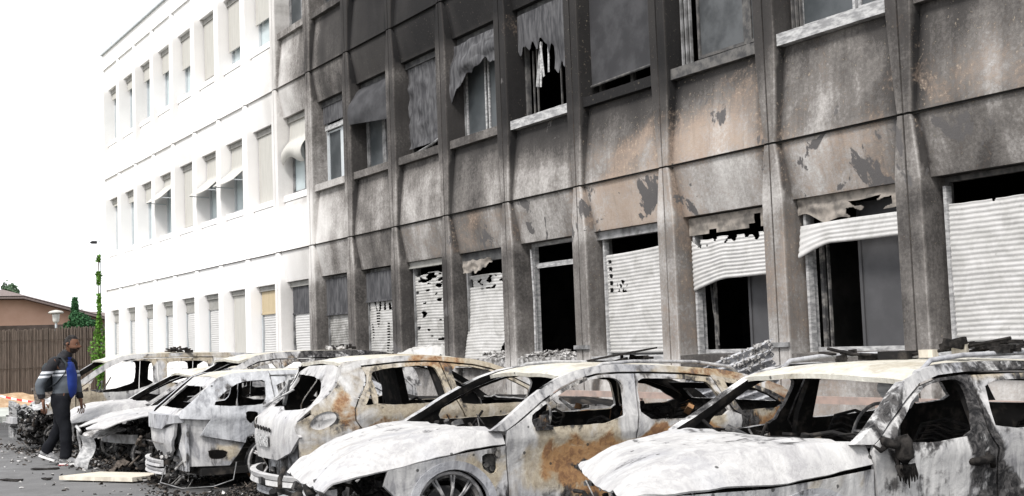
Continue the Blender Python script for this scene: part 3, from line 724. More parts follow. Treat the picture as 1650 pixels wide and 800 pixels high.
def awning(wn, mat, ztop=1.0, zlow=.62, outw=.42, curl=False):
    def fn(u, v):
        x = lerp(-WX+.05, WX-.05, u)
        if v < .45: t = v/.45; return (x, .27-.02*t, lerp(1.52, ztop, t))
        t = (v-.45)/.55
        if curl: return (x+.03*math.sin(t*3), .25-outw*math.sin(t*2.3)*(.6+.4*u), ztop-(ztop-zlow)*t+.10*math.sin(u*5)*t)
        return (x, .25-outw*t+.04*math.sin(u*3.1)*t, ztop-(ztop-zlow)*t)
    cloth('awning_blind', wn, fn, 14, 22, mat)
    mb = MB(); 
    if not curl:
        for x in (-WX+.07, WX-.07): mb = MB(); mb.tube([(x, .28, zlow-.02), (x, .26-outw, zlow)], .012, 6); mb.build('awning_arm', 'alu_clean', wn)
for k in KS:                                                       # ---------------- first and second floor
    for fl in (1, 2):
        if k < -2: pass
        key = (fl, k)
        soot = fac(-8.9-BAY*k, Z0+FH*fl+1.9)[0]
        fm = 'alu_clean' if soot < .2 else ('alu_sooty' if soot < .7 else 'alu_black')
        gl = 'glass_light' if soot < .3 else ('glass_grey' if soot < .75 else 'glass_dark')
        hd = 'head_grey' if soot < .45 else 'head_dark'
        def std(mull=(-.05,), **kw): return win_root(k, fl, kw.pop('fm', fm), mull=mull, **kw)
        def panes(wn, z1=WH-.06, mats=(gl, gl), sash=fm):
            pane(wn, -WX+.06, -.08, .06, z1, mats[0], sash=sash); pane(wn, -.02, WX-.06, .06, z1, mats[1], sash=sash)
        if key == (1, 0):
            wn = std(label='first floor window with greasy glass and pale aluminium sill', fm='alu_sooty', mull=(.12,)); pane(wn, -WX+.08, .09, .07, 1.5, 'glass_grey', sash='alu_white'); pane(wn, .15, WX-.06, .07, 1.5, 'glass_grey', sash='alu_white', y=.33)
            [(lambda m, i: (slab(m, -WX+.056+i*.03, -WX+.072+i*.03, .0, 1.55, .22+i*.03, .03), m.build('frame_track', 'alu_black', wn)))(MB(), i) for i in range(3)]; sill(wn, 'alu_white', front=.04)
        elif key == (1, 1):
            wn = std(label='first floor window blackened, smoked glass behind dark track', mull=(.30,)); pane(wn, -WX+.2, .27, .1, 1.5, 'glass_dark', sash='alu_black'); pane(wn, .33, WX-.06, .1, 1.5, 'glass_dark', sash='alu_black')
            [(lambda m, i: (slab(m, -WX+.056+i*.04, -WX+.08+i*.04, .0, 1.55, .20+i*.03, .03), m.build('frame_track', 'alu_sooty', wn)))(MB(), i) for i in range(3)]; sill(wn, 'alu_black', front=.06)
        elif key == (1, 2):
            wn = std(label='first floor window with smooth black blind lowered almost to the sill'); head(wn, 1.5, 'head_dark')
            cloth('blind', wn, lambda u, v: (lerp(-WX+.02, WX-.01, u), .20+.012*nz(u*2, v*2, 4), lerp(1.5, .16+.03*u, v)), 12, 14, 'blind_black')
            mb = MB(); mb.tube([(-WX+.02, .19, .15), (WX-.02, .19, .18)], .018, 8); mb.build('blind_bar', 'alu_black', wn); sill(wn, 'concrete', .8, front=.05)
        elif key == (1, 3):
            wn = std(label='first floor window with shredded grey blind and bright hanging strips', mull=()); head(wn, 1.46, 'head_dark')
            cloth('torn_blind', wn, lambda u, v: (lerp(-WX+.04, WX-.01, u), .20+.05*nz(u*3, v*2, 1)+.015*math.sin(u*30)*v, lerp(1.5, .50, v)), 60, 30, 'blind_grey', keep=lambda u, v: v < (.50 if u < .50 else (.62 if u < .62 else .93))+.09*nz(u*14, 0, 5)+.05*math.sin(u*40))
            mb = MB()
            for (x, y, a, b, l) in ((-.22, .24, .10, .05, .62), (-.10, .22, -.12, .02, .50), (-.34, .26, .22, .3, .6), (-.02, .25, .05, .0, .45)):
                z = 1.02; mb = MB(); mb.obox((x+a*.5*l, y, z-l*.5), (.04, .006, l), Matrix.Rotation(a, 3, 'Y') @ Matrix.Rotation(b*3, 3, 'Z')); mb.build('hanging_strip', 'alu_white', wn)
            [(lambda m, x: (slab(m, x, x+.02, .0, 1.0, .36, .02), m.build('frame_track', 'alu_black', wn)))(MB(), x) for x in (-.6, -.5, .1, .35, .5)]; sill(wn, 'alu_white', front=.05)
        elif key == (1, 4):
            wn = std(label='first floor window half covered by draped burnt blind, pale frame showing', fm='alu_sooty', mull=(.30,)); head(wn, 1.5, 'head_dark'); panes(wn, mats=('glass_grey', 'glass_grey'), sash='alu_white')
            cloth('draped_blind', wn, lambda u, v: (lerp(-WX-.02, WX, u), .17-.10*math.sin(v*2.4)*(1-u*.5)+.07*nz(u*4, v*3, 3), 1.48-.62*v*(1.0-.35*math.sin(u*3.1))-.35*v*(1-u)**2+.04*nz(u*6, v*4, 8)), 30, 20, 'blind_grey', keep=lambda u, v: v < .93+.15*nz(u*8, 0, 5))
            sill(wn, 'concrete', .42, front=.05)
        elif key == (1, 5):
            wn = std(label='first floor window filmed over by crumpled black sheet'); head(wn, 1.5, 'head_dark')
            def crum(u, v): return (lerp(-WX+.04, WX-.02, u), .24+.06*abs(nz(u*3, v*4, 2))+.05*abs(nz(u*7, v*7, 5)), lerp(1.5, .14+.12*max(0, u-.6), v))
            cloth('crumpled_blind', wn, crum, 36, 36, 'blind_grey'); mb = MB(); mb.tube([(-.5, .28, .06), (.1, .26, .12), (.7, .25, .25)], .02, 6); mb.build('bent_bar', 'alu_sooty', wn); sill(wn, 'concrete', .45, front=.05)
        elif key == (1, 6):
            wn = std(label='first floor window with dark flap of blind folded outward'); head(wn, 1.5, 'head_dark'); panes(wn, mats=('glass_grey', 'glass_grey'), sash='alu_sooty')
            cloth('awning_blind', wn, lambda u, v: (lerp(-WX+.05, WX-.05, u), .24-.30*math.sin(v*2.0)*(1-.35*u)+.03*nz(u*4, v*4, 2), 1.52-.68*v**1.15-.12*u*v), 18, 16, 'blind_black'); sill(wn, 'concrete', .35, front=.05)
        elif key == (1, 7):
            wn = std(label='first floor window with bright aluminium frame under short grey blind', fm='alu_clean'); head(wn, 1.5, 'head_dark'); panes(wn, z1=1.02, mats=('glass_grey', 'glass_grey'), sash='alu_clean')
            mb = MB(); slab(mb, -WX+.05, WX-.02, 1.15, 1.5, .24, .03); mb.build('blind', 'blind_grey', wn); mb = MB(); slab(mb, -WX+.05, WX-.02, 1.03, 1.12, .27, .05); mb.build('blind_bar', 'alu_white', wn); sill(wn, 'concrete', .12, front=.05)
        elif key == (1, 8):
            wn = std(label='first floor window with curled cream blind bulging outward'); head(wn, 1.5, 'head_grey'); panes(wn); awning(wn, 'blind_cream', 1.12, .62, .34, True); sill(wn, 'concrete', .05, front=.05)
        elif fl == 1 and k in (10, 11):
            wn = std(label='first floor window with cream blind propped outward, %s of the pair' % ('nearer' if k == 10 else 'farther')); head(wn, 1.5, 'head_grey'); panes(wn); awning(wn, 'blind_cream', 1.02, .62, .45); sill(wn, 'concrete', 0, front=.05)
        elif fl == 1 and k == 13:
            wn = std(label='first floor window with cream blind flap hanging out crooked'); head(wn, 1.5, 'head_grey'); panes(wn); awning(wn, 'blind_cream', 1.30, .86, .50); sill(wn, 'concrete', 0, front=.05)
        else:
            wn = std(label=None); head(wn, 1.48, hd)
            if k >= 9 or fl == 2: panes(wn)
            else: panes(wn, sash='alu_black')
            if fl == 1: drop = {9: .02, 12: .08, 14: 1.1, 15: 1.3, 16: 1.4}.get(k, 1.0)
            else: drop = {3: .1, 4: .9, 5: .5, 6: 1.1, 7: 1.2, 8: .9, 9: .62, 10: .42, 11: .14, 12: .75, 13: 1.0, 14: 1.15, 15: 1.25, 16: 1.3}.get(k, .6)
            bm_ = 'blind_cream' if soot < .35 else 'blind_grey'
            mb = MB(); slab(mb, -WX+.05, WX-.02, drop, 1.5, .25, .02); slab(mb, -WX+.05, WX-.02, drop-.025, drop, .24, .035); mb.build('blind', bm_, wn); sill(wn, 'concrete', min(.5, soot*.6), front=.05)

# clamps fixed to two of the ribs, small things on the roof edge, camera and pole at the far corner
mb = MB()
for i, z in ((1, 1.30), (3, 1.33)):
    mb = MB(); mb.box(seam(i)-BX-.16, seam(i)-BX+.16, -.03, .0, z, z+.05); mb.build('rib_clamp', 'alu_sooty', bld)


# ------------------------------------------------------------------ burnt cars
class Car:
    """x = half width, y = along the car, z up; every sheet is bent over one width function"""
    def __init__(s, name, label, xc, yc, w0, l0, l1, belt, tn=.16, tr=.10, tum=.5, yaw=.08, mats=None, group='burnt-out cars parked in a row along the facade'):
        s.w0, s.l0, s.l1, s.belt, s.tn, s.tr, s.tum = w0, l0, l1, belt, tn, tr, tum
        s.root = empty(name, (xc, yc, 0), -yaw, label=label, cat='car', group=group)
        s.m = mats or ['ash_metal', 'inner']; s.seed = abs(xc)
    def W(s, l, z):
        w = s.w0; a = min(max((s.l0+.75-l)/.75, 0), 1.3); w -= s.tn*a*a
        a = min(max((l-(s.l1-.6))/.6, 0), 1.3); w -= s.tr*a*a
        if z > s.belt: w -= s.tum*(z-s.belt)
        if z < .35: w -= .1*(.35-z)
        # shoulder crease: a soft ridge along the flank
        w += .018*math.exp(-((z-(s.belt-.10))/.032)**2)-.016*math.exp(-((z-.52)/.11)**2)
        return w
    def side(s, name, poly, holes=(), stain=None, thick=.035, res=.08, off=0, sides=(1, -1), mats=None, dent=.014, label=None, parent=None):
        out = []
        if 'door' in name and 'side' not in name: poly = [(l, z-.016 if z > s.belt+.0 else z) for l, z in poly]
        for sg in sides:
            def fm(l, z): return Vector((sg*(s.W(l, z)+off), l, z)), Vector((-sg, 0, -.1))
            o = shell(name, list(poly), [list(h) for h in holes], fm, thick, mats or s.m, parent or s.root, stain, res, flip=(sg < 0), dent=dent, seed=s.seed+sg)
            if label and sg == 1: o['label'] = label
            out.append(o)
        return out
    def roof(s, zt, lf, lr, front=None, stain=None, crown=.035, mats=None, name='roof', sagf=None, nx=18):
        def fn(a, b):
            u = 2*a-1; f = lf+(front(u) if front else 0); l = lerp(f, lr, b); z = interp(l, zt)
            return (u*(s.W(l, z)-.012), l, z+crown*(1-u*u)+(sagf(u, l) if sagf else 0)+.008*noise.noise(Vector((u*3, l*3, s.seed))))
        return surf(name, fn, nx, 22, .03, mats or s.m, s.root, (lambda a, b: stain(2*a-1, lerp(lf, lr, b))) if stain else None)
    def bonnet(s, ze, zt, lf, lr, stain=None, mats=None, g0=.4, name='bonnet', bend=None, inset=.0, ns=None):
        def fn(a, b):
            u = 2*a-1; l = lerp(lf(u), lr(u), b); e = interp(l, ze); t = interp(l, zt)
            if ns: t = interp(l-lf(u), ns); t = min(t, interp(l, zt)) if l > lr(u)-.45 else t
            if ns and e > t: e = t
            gg = lerp(g0, .93, min(1, b*1.1)); g = max(0, (abs(u)-gg)/(1-gg))**lerp(1.7, 1.1, b)
            z = t-(t-e)*g+.010*noise.noise(Vector((u*2.5, l*2.5, s.seed)))+.006*noise.noise(Vector((u*8, l*8, s.seed)))
            z += .016*math.exp(-((abs(u)-.62)/.05)**2)+.008*abs(noise.noise(Vector((u*1.7+3, l*1.9, s.seed+5))))-.004*abs(noise.noise(Vector((u*4.2, l*3.1, s.seed+9))))
            if bend: z += bend(u, l)
            return (u*(s.W(l, e)-inset), l, z)
        return surf(name, fn, 84, 40, .012, mats or s.m, s.root, (lambda a, b: stain(2*a-1, lerp(lf(0), lr(0), b))) if stain else None)
    def rear(s, name, poly, holes, tab, stain=None, mats=None, off=0, res=.07, thick=.03, bow=.10, dent=.014, label=None, sign=-1):
        def fm(x, z): return Vector((x, interp(z, tab)+off-sign*bow*(x/.8)**2*(1 if abs(x) < 1.2 else 1), z)), Vector((0, -sign, 0))
        o = shell(name, list(poly), [list(h) for h in holes], fm, thick, mats or s.m, s.root, stain, res, flip=(sign > 0), dent=dent, seed=s.seed)
        if label: o['label'] = label
        return o
    def wheel(s, l, z=.27, r=.26, side=1, spokes=10, tyre=True, inset=.06, mat='rim'):
        x = side*(s.W(l, .3)-inset)
        mb = MB()
        for i in range(spokes):
            a = 6.283*i/spokes+.2; c, sn = math.cos(a), math.sin(a)
            for dd in (-.035, .035):
                a2 = a+dd*1.6; mb.tube([(x+side*.0, l+.05*c, z+.05*sn), (x+side*.015, l+r*.6*math.cos(a+dd), z+r*.6*math.sin(a+dd)), (x-side*.005, l+r*.95*math.cos(a2), z+r*.95*math.sin(a2))], [.014, .010, .011], 5)
        ring = lambda R, dx, rr: mb.tube([(x+side*dx, l+R*math.cos(6.2832*i/40), z+R*math.sin(6.2832*i/40)) for i in range(41)], rr, 6, up=Vector((1, 0, 0)))
        ring(r, .0, .016); ring(r*.93, -.03, .012)
        mb.tube([(x+side*.02, l, z), (x-side*.08, l, z)], [.05, .06], 14, up=Vector((0, 0, 1)))
        w_ = mb.build('wheel', mat, s.root, True)
        mb = MB(); n = 36
        vv = []; 
        for i in range(n):
            a = 6.2832*i/n
            for dx, R in ((-.0, r*.98), (-.20, r*.98), (-.20, r*.86), (-.02, r*.86)): vv.append((x+side*dx, l+R*math.cos(a), z+R*math.sin(a)))
        mb.add(vv, [(i*4+j, ((i+1) % n)*4+j, ((i+1) % n)*4+(j+1) % 4, i*4+(j+1) % 4) for i in range(n) for j in range(4)])
        mb.tube([(x-side*.10, l, z), (x-side*.12, l, z)], [r*.62, r*.62], 24, up=Vector((0, 0, 1)))
        mb.build('rim_barrel', 'inner_grey', w_)
        if tyre:
            mb = MB(); rr = random.Random(int(l*100))
            for k in range(5):
                mb.tube([(x-side*(.03+.03*k), l+(r+.012+.012*rr.random())*math.cos(-2.9+2.8*i/20), max(.012, z+(r+.012)*math.sin(-2.9+2.8*i/20)+.01*rr.random())) for i in range(21)], .009, 5)
            mb.build('burnt_tyre', 'rubber_ash', w_)
    def interior(s, l0, l1, zf=.22, dash=None, seats=(), belt=None, smat='inner'):
        b = belt or s.belt
        mb = MB(); mb.box(-s.w0+.07, s.w0-.07, l0, l1, zf-.07, zf); mb.box(-.12, .12, l0+.1, l1-.3, zf, zf+.14); mb.build('floor_pan', 'inner', s.root)
        if dash is not None:
            mb = MB(); d = 1
            mb.tube([(-s.w0+.1, dash, b-.16), (0, dash-.02, b-.14), (s.w0-.1, dash, b-.16)], [.045, .06, .045], 8)
            mb.box(-s.w0+.12, s.w0-.12, dash-.22, dash-.05, b-.46, b-.10); mb.box(-.18, .18, dash-.1, dash+.2, zf, b-.22)
            for x in (-.5, -.25, .1, .3, .62): mb.box(x, x+.05, dash-.02, dash+.12, b-.40, b-.14)
            mb.build('dashboard_frame', 'inner', s.root)
            mb = MB(); cx, cy, cz = .38, dash+.28, b-.06
            mb.tube([(cx+.18*math.cos(6.2832*i/24), cy+.06*math.sin(6.2832*i/24), cz+.17*math.sin(6.2832*i/24)) for i in range(25)], .011, 6)
            mb.tube([(cx, dash, cz-.1), (cx, cy, cz)], .02, 6); mb.tube([(cx-.17, cy, cz), (cx+.17, cy, cz)], .012, 5)
            mb.build('steering_wheel', 'inner_grey', s.root)
        rr = random.Random(int(s.seed*10))
        for (x, l, dirn, hh) in seats:
            mb = MB()
            lean = .22*dirn; hh *= rr.uniform(.72, .9)
            for dx in (-.22, .22): mb.tube([(x+dx, l, zf+.2), (x+dx, l+lean*.5, zf+.2+hh*.5), (x+dx*.85, l+lean, zf+.2+hh)], .011, 6)
            mb.tube([(x-.19, l+lean, zf+.2+hh), (x, l+lean*1.05, zf+.24+hh), (x+.19, l+lean, zf+.2+hh)], .011, 6)
            for q in range(11):
                t = (q+.5)/11; mb.tube([(x-.2, l+lean*t, zf+.2+hh*t), (x-.07, l+lean*t+.02*rr.uniform(-1, 1), zf+.2+hh*t+.02), (x+.07, l+lean*t, zf+.2+hh*t-.02), (x+.2, l+lean*t, zf+.2+hh*t)], .007, 4)
            
            mb.box(x-.25, x+.25, l-dirn*.5 if dirn > 0 else l, l if dirn > 0 else l+.5, zf+.1, zf+.2)
            o = mb.build('seat_frame', smat, s.root); 
    def junk(s, name, box, n, seed, mats=('inner', 'inner_grey', 'ash'), big=.14, wires=10):
        r = random.Random(seed); mb = MB(); x0, x1, y0, y1, z0, z1 = box
        for _ in range(n):
            c = Vector((r.uniform(x0, x1), r.uniform(y0, y1), r.uniform(z0, z1)))
            R = Matrix.Rotation(r.uniform(-.6, .6), 3, 'Z') @ Matrix.Rotation(r.uniform(-.5, .5), 3, 'X') @ Matrix.Rotation(r.uniform(-.5, .5), 3, 'Y')
            t = r.random()
            if t < .32: mb.obox(c, (r.uniform(.05, big*1.8), r.uniform(.01, big*.5), r.uniform(.01, big*.4)), R, r.choice((0, 0, 0, 1)))
            elif t < .7:
                a = c+R @ Vector((-r.uniform(.05, .22), 0, 0)); b = c+R @ Vector((r.uniform(.05, .22), 0, r.uniform(-.1, .1)))
                mb.tube([a, c+Vector((0, r.uniform(-.05, .05), r.uniform(-.05, .05))), b], r.uniform(.006, .022), 7, r.choice((0, 0, 1, 2)))
            else:
                k = r.uniform(.02, .06); mb.tube([c+R @ Vector((0, 0, -.02)), c+R @ Vector((0, 0, .03))], [k, k*.9], 12, r.choice((0, 1)))
        for _ in range(wires):
            p = Vector((r.uniform(x0, x1), r.uniform(y0, y1), r.uniform(z0, z1))); pts = [p]
            for q in range(4): p = p+Vector((r.uniform(-.12, .12), r.uniform(-.08, .08), r.uniform(-.12, .09))); pts.append(p)
            mb.tube(pts, .005, 4, r.choice((0, 1, 2)))
        o = mesh(name, mb.v, mb.f, list(mats), s.root, False, mb.mi); o['kind'] = 'stuff'; return o
    def beam(s, name, pts, hh, t, mat, ridge=True, label=None):
        V = []; F = []; prof = [(0, -hh), (-t, -hh*.9), (-t*.8, -hh*.15), (-t*.45, 0), (-t*.8, hh*.15), (-t, hh*.9), (0, hh)] if ridge else [(0, -hh), (-t, -hh), (-t, hh), (0, hh)]
        n = len(prof)
        for (x, l, z) in pts:
            for a, b in prof: V.append((x, l+a, z+b))
        for i in range(len(pts)-1):
            for j in range(n): F.append((i*n+j, (i+1)*n+j, (i+1)*n+(j+1) % n, i*n+(j+1) % n))
        F += [tuple(range(n)), tuple(range(len(V)-1, len(V)-n-1, -1))]
        o = mesh(name, V, F, mat, s.root, False, stain=[(0, .1+.2*(i % 3 == 0), 0) for i in range(len(V))]); 
        if label: o['label'] = label
        return o
def arc(cx, cz, r, a0, a1, n=12):
    return [(cx+r*math.cos(math.radians(lerp(a0, a1, i/n))), cz+r*math.sin(math.radians(lerp(a0, a1, i/n)))) for i in range(n+1)]
def tail_panel(c, l, ztop, zbot, w, glass=True, z1=None, **kw):
    tab = [(0, l), (c.belt, l), (ztop, l-.35)]
    poly = [(-w, zbot), (w, zbot), (w, c.belt), (w*.80, ztop), (-w*.80, ztop), (-w, c.belt)]
    hole = [[(-w*.86, c.belt+.03), (w*.86, c.belt+.03), (w*.72, ztop-.06), (-w*.72, ztop-.06)]] if glass else []
    c.rear('tailgate', poly, hole, tab, sign=1, bow=.06, **kw)

# ---- nearest right: grey-white SUV, nose towards the lot
D = Car('burnt_suv', 'nearest burnt-out car at right with white ash bonnet, charred mirror and blackened roof rail', -5.8, -4, .9, -1.95, 2.7, .86)
UD = [(.02, .84), (.17, .92), (.34, 1.03), (.44, 1.1), (.54, 1.16), (.71, 1.215), (.88, 1.24), (1.17, 1.24), (1.51, 1.23), (2.0, 1.21), (2.4, 1.16), (2.66, 1.05), (2.78, .9)]
VD = [(.15, .83), (.3, .935), (.5, 1.06), (.63, 1.135), (.8, 1.175), (1.0, 1.185), (1.49, 1.18), (2.0, 1.15), (2.35, 1.10), (2.55, 1.0), (2.64, .9)]
sD = blobs([(1.0, .3, .4, .2, 1, .5), (.95, 1.0, .18, .35, 1, .8), (1.0, .55, .17, .40, 1, .74), (.45, .60, .30, .16, 1, .60), (.72, .38, .34, .16, 1, .62), (.42, .84, .16, .09, 1, .6), (1.5, 1.2, .5, .1, 2, .6), (1.1, .4, .5, .2, 1, .6), (.85, .66, .3, .10, 1, .45)], (0, .06, 0))
D.side('side_frame', UD+VD[::-1], stain=blobs([(.3, .95, .45, .16, 1, .36), (1.0, 1.2, .25, .1, 1, .4), (1.6, 1.2, .6, .12, 1, .5)], (0, .06, 0)), thick=.07, res=.05, dent=.006)
gapD = [(1.045, 1.18), (1.035, 1.12), (.985, .855), (1.05, .75), (1.05, .2)]
w1D = chaikin([(.34, .845), (.36, .91), (.47, .985), (.54, 1.05), (.67, 1.115), (.79, 1.135), (.90, 1.14), (.955, 1.12), (.965, 1.07), (.93, .97), (.87, .845), (.6, .82)])
D.side('front_door', [(.17, .2), (.17, .55), (.155, .65), (.15, .71), (.135, .79), (.16, .83)]+VD[1:6]+gapD, [w1D], sD, res=.05, off=.004)
D.side('rear_door', [(x+.016, z) for x, z in gapD[::-1]]+[(1.49, 1.175), (1.95, 1.15), (2.02, .88), (1.98, .66), (1.93, .4), (1.9, .2)], [chaikin([(1.08, .855), (1.11, 1.0), (1.14, 1.12), (1.5, 1.12), (1.88, 1.10), (1.93, .88)])], sD, res=.07, off=.004)
D.side('rear_quarter_panel', [(1.965, 1.15), (2.35, 1.10), (2.55, 1.0), (2.64, .9), (2.68, .6), (2.62, .35), (2.6, .3)]+arc(2.28, .27, .34, 5, 150)+[(1.945, .4), (1.995, .66), (2.035, .88)], [chaikin([(2.08, .9), (2.06, 1.1), (2.3, 1.07), (2.46, .92)])], sD)
D.side('front_wing', [(-1.30, .62), (-1.1, .665), (-.55, .652), (-.23, .67), (.14, .70), (.155, .2), (.06, .2)]+arc(-.28, .26, .335, -8, 172)[0:]+[(-.66, .30), (-1.05, .35), (-1.22, .45)], [], blobs([(-.1, .6, .25, .2, 2, .4), (-.9, .5, .3, .2, 1, .3)]), res=.05, sides=(1,))
D.side('wheel_arch_trim', arc(-.28, .26, .375, -8, 172, 18)+arc(-.28, .26, .33, 172, -8, 18), [], thick=.05, sides=(1,), off=.012, res=.05, dent=0, mats=['grey_metal', 'inner'])
zeD = [(-1.55, .73), (-1.40, .70), (-1.08, .685), (-.55, .672), (-.23, .69), (.14, .72)]
ztD = [(-1.55, .745), (-1.46, .765), (-1.36, .795), (-1.2, .825), (-1.0, .85), (-.7, .872), (-.3, .875), (.15, .83)]
D.bonnet(zeD, ztD, lambda u: -1.08-.36*u+.05*u*u, lambda u: .135, mats=['white_metal', 'inner'], stain=blobs([(-.1, -.05, .9, .16, 1, .50), (.3, -.40, .35, .12, 1, .44), (.5, -.2, .4, .2, 1, .40), (.2, -.85, .12, .2, 1, .38), (-.3, -.6, .4, .08, 1, .38)], (0, 0, .05)), g0=.55, ns=[(0, .655), (.05, .70), (.12, .74), (.22, .78), (.34, .808), (.5, .83), (.75, .85), (1.5, .86)])
ztR = [(.55, 1.155), (.62, 1.185), (.75, 1.205), (1.0, 1.215), (1.6, 1.215), (2.2, 1.18), (2.5, 1.12)]
D.roof(ztR, .53, 2.4, front=lambda u: -.05*(1-u*u), mats=['roof_metal', 'inner'], stain=blobs([(0, .9, 1.2, .35, 2, .25)]))
tail_panel(D, 2.72, 1.12, .3, .78, mats=['grey_metal', 'inner'])
D.interior(-.1, 2.6, dash=.35, seats=((.4, .95, 1, .52), (-.4, .95, 1, .52), (.4, 1.8, 1, .45), (-.4, 1.8, 1, .45)), belt=.9)
D.junk('dashboard_remains', (-.7, .7, .2, .5, .45, .84), 60, 4, mats=('inner', 'inner_grey', 'char_brown'), big=.10)
D.junk('engine_remains', (-.7, .7, -1.25, -.1, .25, .60), 90, 5)
D.side('inner_pillar', [(.99, .3), (1.12, .3), (1.13, .9), (1.10, 1.17), (1.02, 1.17), (1.0, .9)], off=-.07, mats=['inner', 'inner'], thick=.05, dent=0)
mb = MB()
for i in range(9):
    pass
# shrivelled door mirror hanging from the corner of the door
mb.tube([(.885, .22, .85), (.95, .20, .84), (1.0, .24, .82)], [.022, .028, .02], 7); rq = random.Random(4)
mb.tube([(.985, .27, .875), (.99, .275, .85), (.99, .28, .76), (.985, .285, .70), (.98, .29, .67), (.975, .29, .62)], [(.03, .035), (.042, .055), (.038, .058), (.034, .05), (.02, .03), (.004, .006)], 9)
for q_ in range(7): mb.tube([(.98+rq.uniform(-.02, .02), .24+.02*q_, .72), (.985, .245+.02*q_, .66), (.98, .25+.02*q_, .64-rq.uniform(0, .06))], [.012, .008, .003], 5)
mb.tube([(.93, .22, .83), (.94, .16, .80), (.93, .12, .83)], [.018, .014, .006], 6); mb.tube([(.94, .26, .78), (.95, .27, .71), (.94, .27, .66)], [.02, .014, .005], 6)
mb.build('door_mirror', 'char', D.root, True)['label'] = 'shrivelled charred mirror'
mb = MB(); mb.tube([(.90, .84, .69), (.935, .86, .69), (.94, .97, .70), (.90, 1.0, .70)], [.02, .024, .026, .02], 8); mb.tube([(.90, .96, .73), (.93, .99, .70), (.91, 1.01, .65)], .018, 6); mb.build('door_handle', 'char', D.root, True)
# crumpled mirror-corner plate and torn headlining seen through the front window
cl = lambda name, fn, nu, nv, mat, par: mesh(name, *(lambda V: (V+[(x, y, z-.004) for x, y, z in V], [(i*(nv+1)+j, (i+1)*(nv+1)+j, (i+1)*(nv+1)+j+1, i*(nv+1)+j+1) for i in range(nu) for j in range(nv)]+[tuple(q+len(V) for q in (i*(nv+1)+j, i*(nv+1)+j+1, (i+1)*(nv+1)+j+1, (i+1)*(nv+1)+j)) for i in range(nu) for j in range(nv)]))([fn(i/nu, j/nv) for i in range(nu+1) for j in range(nv+1)]), mat, par, True)
cl('hanging_headlining', lambda u, v: (.45+.12*u+.05*nz(u*3, v*3, 2), .62+.14*u+.05*v, 1.14-.24*v*(1-.5*u)+.02*nz(u*5, v*5, 1)), 8, 10, 'alu_white', D.root)
for side in (1, -1): D.wheel(-.28, .27, .26, side); D.wheel(2.28, .27, .26, side)
def rail(c, x, pts, r=.02, mat='grey_metal'):
    mb = MB(); mb.tube([(x, l, z-.008) for l, z in pts], r*.75, 8); o = mb.build('roof_rail', mat, c.root, True)
    a = o.data.color_attributes.new('stain', 'FLOAT_COLOR', 'POINT'); a.data.foreach_set('color', np.array([(0, .15, .1, 1)]*len(mb.v), np.float32).ravel()); return o
for x in (.64, -.64): rail(D, x, [(.78, 1.21), (.85, 1.265), (1.1, 1.285), (1.8, 1.285), (2.2, 1.255), (2.28, 1.21)], .021)

# ---- second: tan and rust SUV in the middle, nose towards the lot
Cc = Car('burnt_suv', 'burnt-out car in the middle foreground with orange-rust front door and white bonnet, alloy wheel visible', -8.95, -4, .9, -2.1, 2.45, .84)
UC = [(-.38, .81), (-.22, .9), (-.04, 1.01), (.13, 1.1), (.28, 1.165), (.45, 1.215), (.62, 1.24), (.82, 1.25), (1.09, 1.235), (1.44, 1.205), (1.79, 1.17), (2.03, 1.12), (2.22, 1.07), (2.44, 1.0), (2.56, .92), (2.68, .83)]
VC = [(-.27, .80), (-.10, .895), (.08, 1.0), (.27, 1.09), (.44, 1.15), (.62, 1.185), (.82, 1.19), (1.1, 1.18), (1.44, 1.155), (1.68, 1.125), (1.9, 1.085), (2.08, 1.035), (2.25, .98), (2.42, .90), (2.56, .82)]
sC = blobs([(.42, .52, .44, .32, 0, .84), (.62, .36, .35, .22, 0, .76), (.35, .55, .6, .40, 2, .7), (.80, .62, .22, .10, 0, .7), (.45, .51, .17, .07, 1, 1.1), (.30, .47, .09, .05, 1, .9), (-.10, .35, .2, .25, 2, .35), (1.35, .70, .55, .075, 0, .85), (1.2, .55, .5, .15, 0, .8), (1.5, .95, .25, .3, 2, .6), (.3, .25, .5, .12, 1, .6)], (0, 0, .12))
sCq = blobs([(2.2, .72, .35, .12, 0, .75), (2.42, .86, .25, .12, 0, .8), (1.95, .72, .2, .10, 1, .7), (1.75, .7, .15, .15, 0, .8), (2.3, .95, .3, .1, 1, .5)], (.1, .1, .5))
Cc.side('side_frame', UC+VC[::-1], stain=blobs([(1.8, 1.12, .5, .12, 0, .5), (1.5, 1.15, .7, .12, 2, .6), (2.3, 1.0, .5, .2, 0, .5)]), thick=.07, res=.05, dent=.006)
gapC = [(.965, 1.185), (.94, 1.08), (.85, .71), (.85, .2)]
Cc.side('front_door', [(-.25, .2), (-.25, .51), (-.262, .71), (-.255, .80)]+VC[1:7]+gapC, [chaikin([(.0, .815), (-.02, .86), (.0, .915), (.17, .995), (.37, 1.085), (.55, 1.135), (.70, 1.145), (.765, 1.13), (.80, 1.09), (.80, 1.04), (.745, .82)])], sC, res=.045, off=.003)
Cc.side('rear_door', [(x+.016, z) for x, z in gapC[::-1]]+VC[7:10]+[(1.79, .845), (1.865, .80), (1.85, .655)]+arc(1.95, .27, .385, 105, 185)+[(1.565, .2)], [chaikin([(.93, .825), (.985, 1.10), (1.05, 1.125), (1.3, 1.11), (1.50, 1.09), (1.62, 1.065), (1.67, .98), (1.75, .815), (1.4, .81)])], sC, res=.05, off=.003)
Cc.side('rear_quarter_panel', VC[9:]+[(2.60, .80), (2.62, .6), (2.58, .32), (2.34, .28)]+arc(1.95, .27, .385, 3, 104)+[(1.872, .80), (1.80, .85)], [[(1.80, 1.065), (2.03, 1.02), (2.2, .955), (2.36, .86), (2.30, .835), (1.87, .835), (1.84, .92)]], sCq, res=.06)
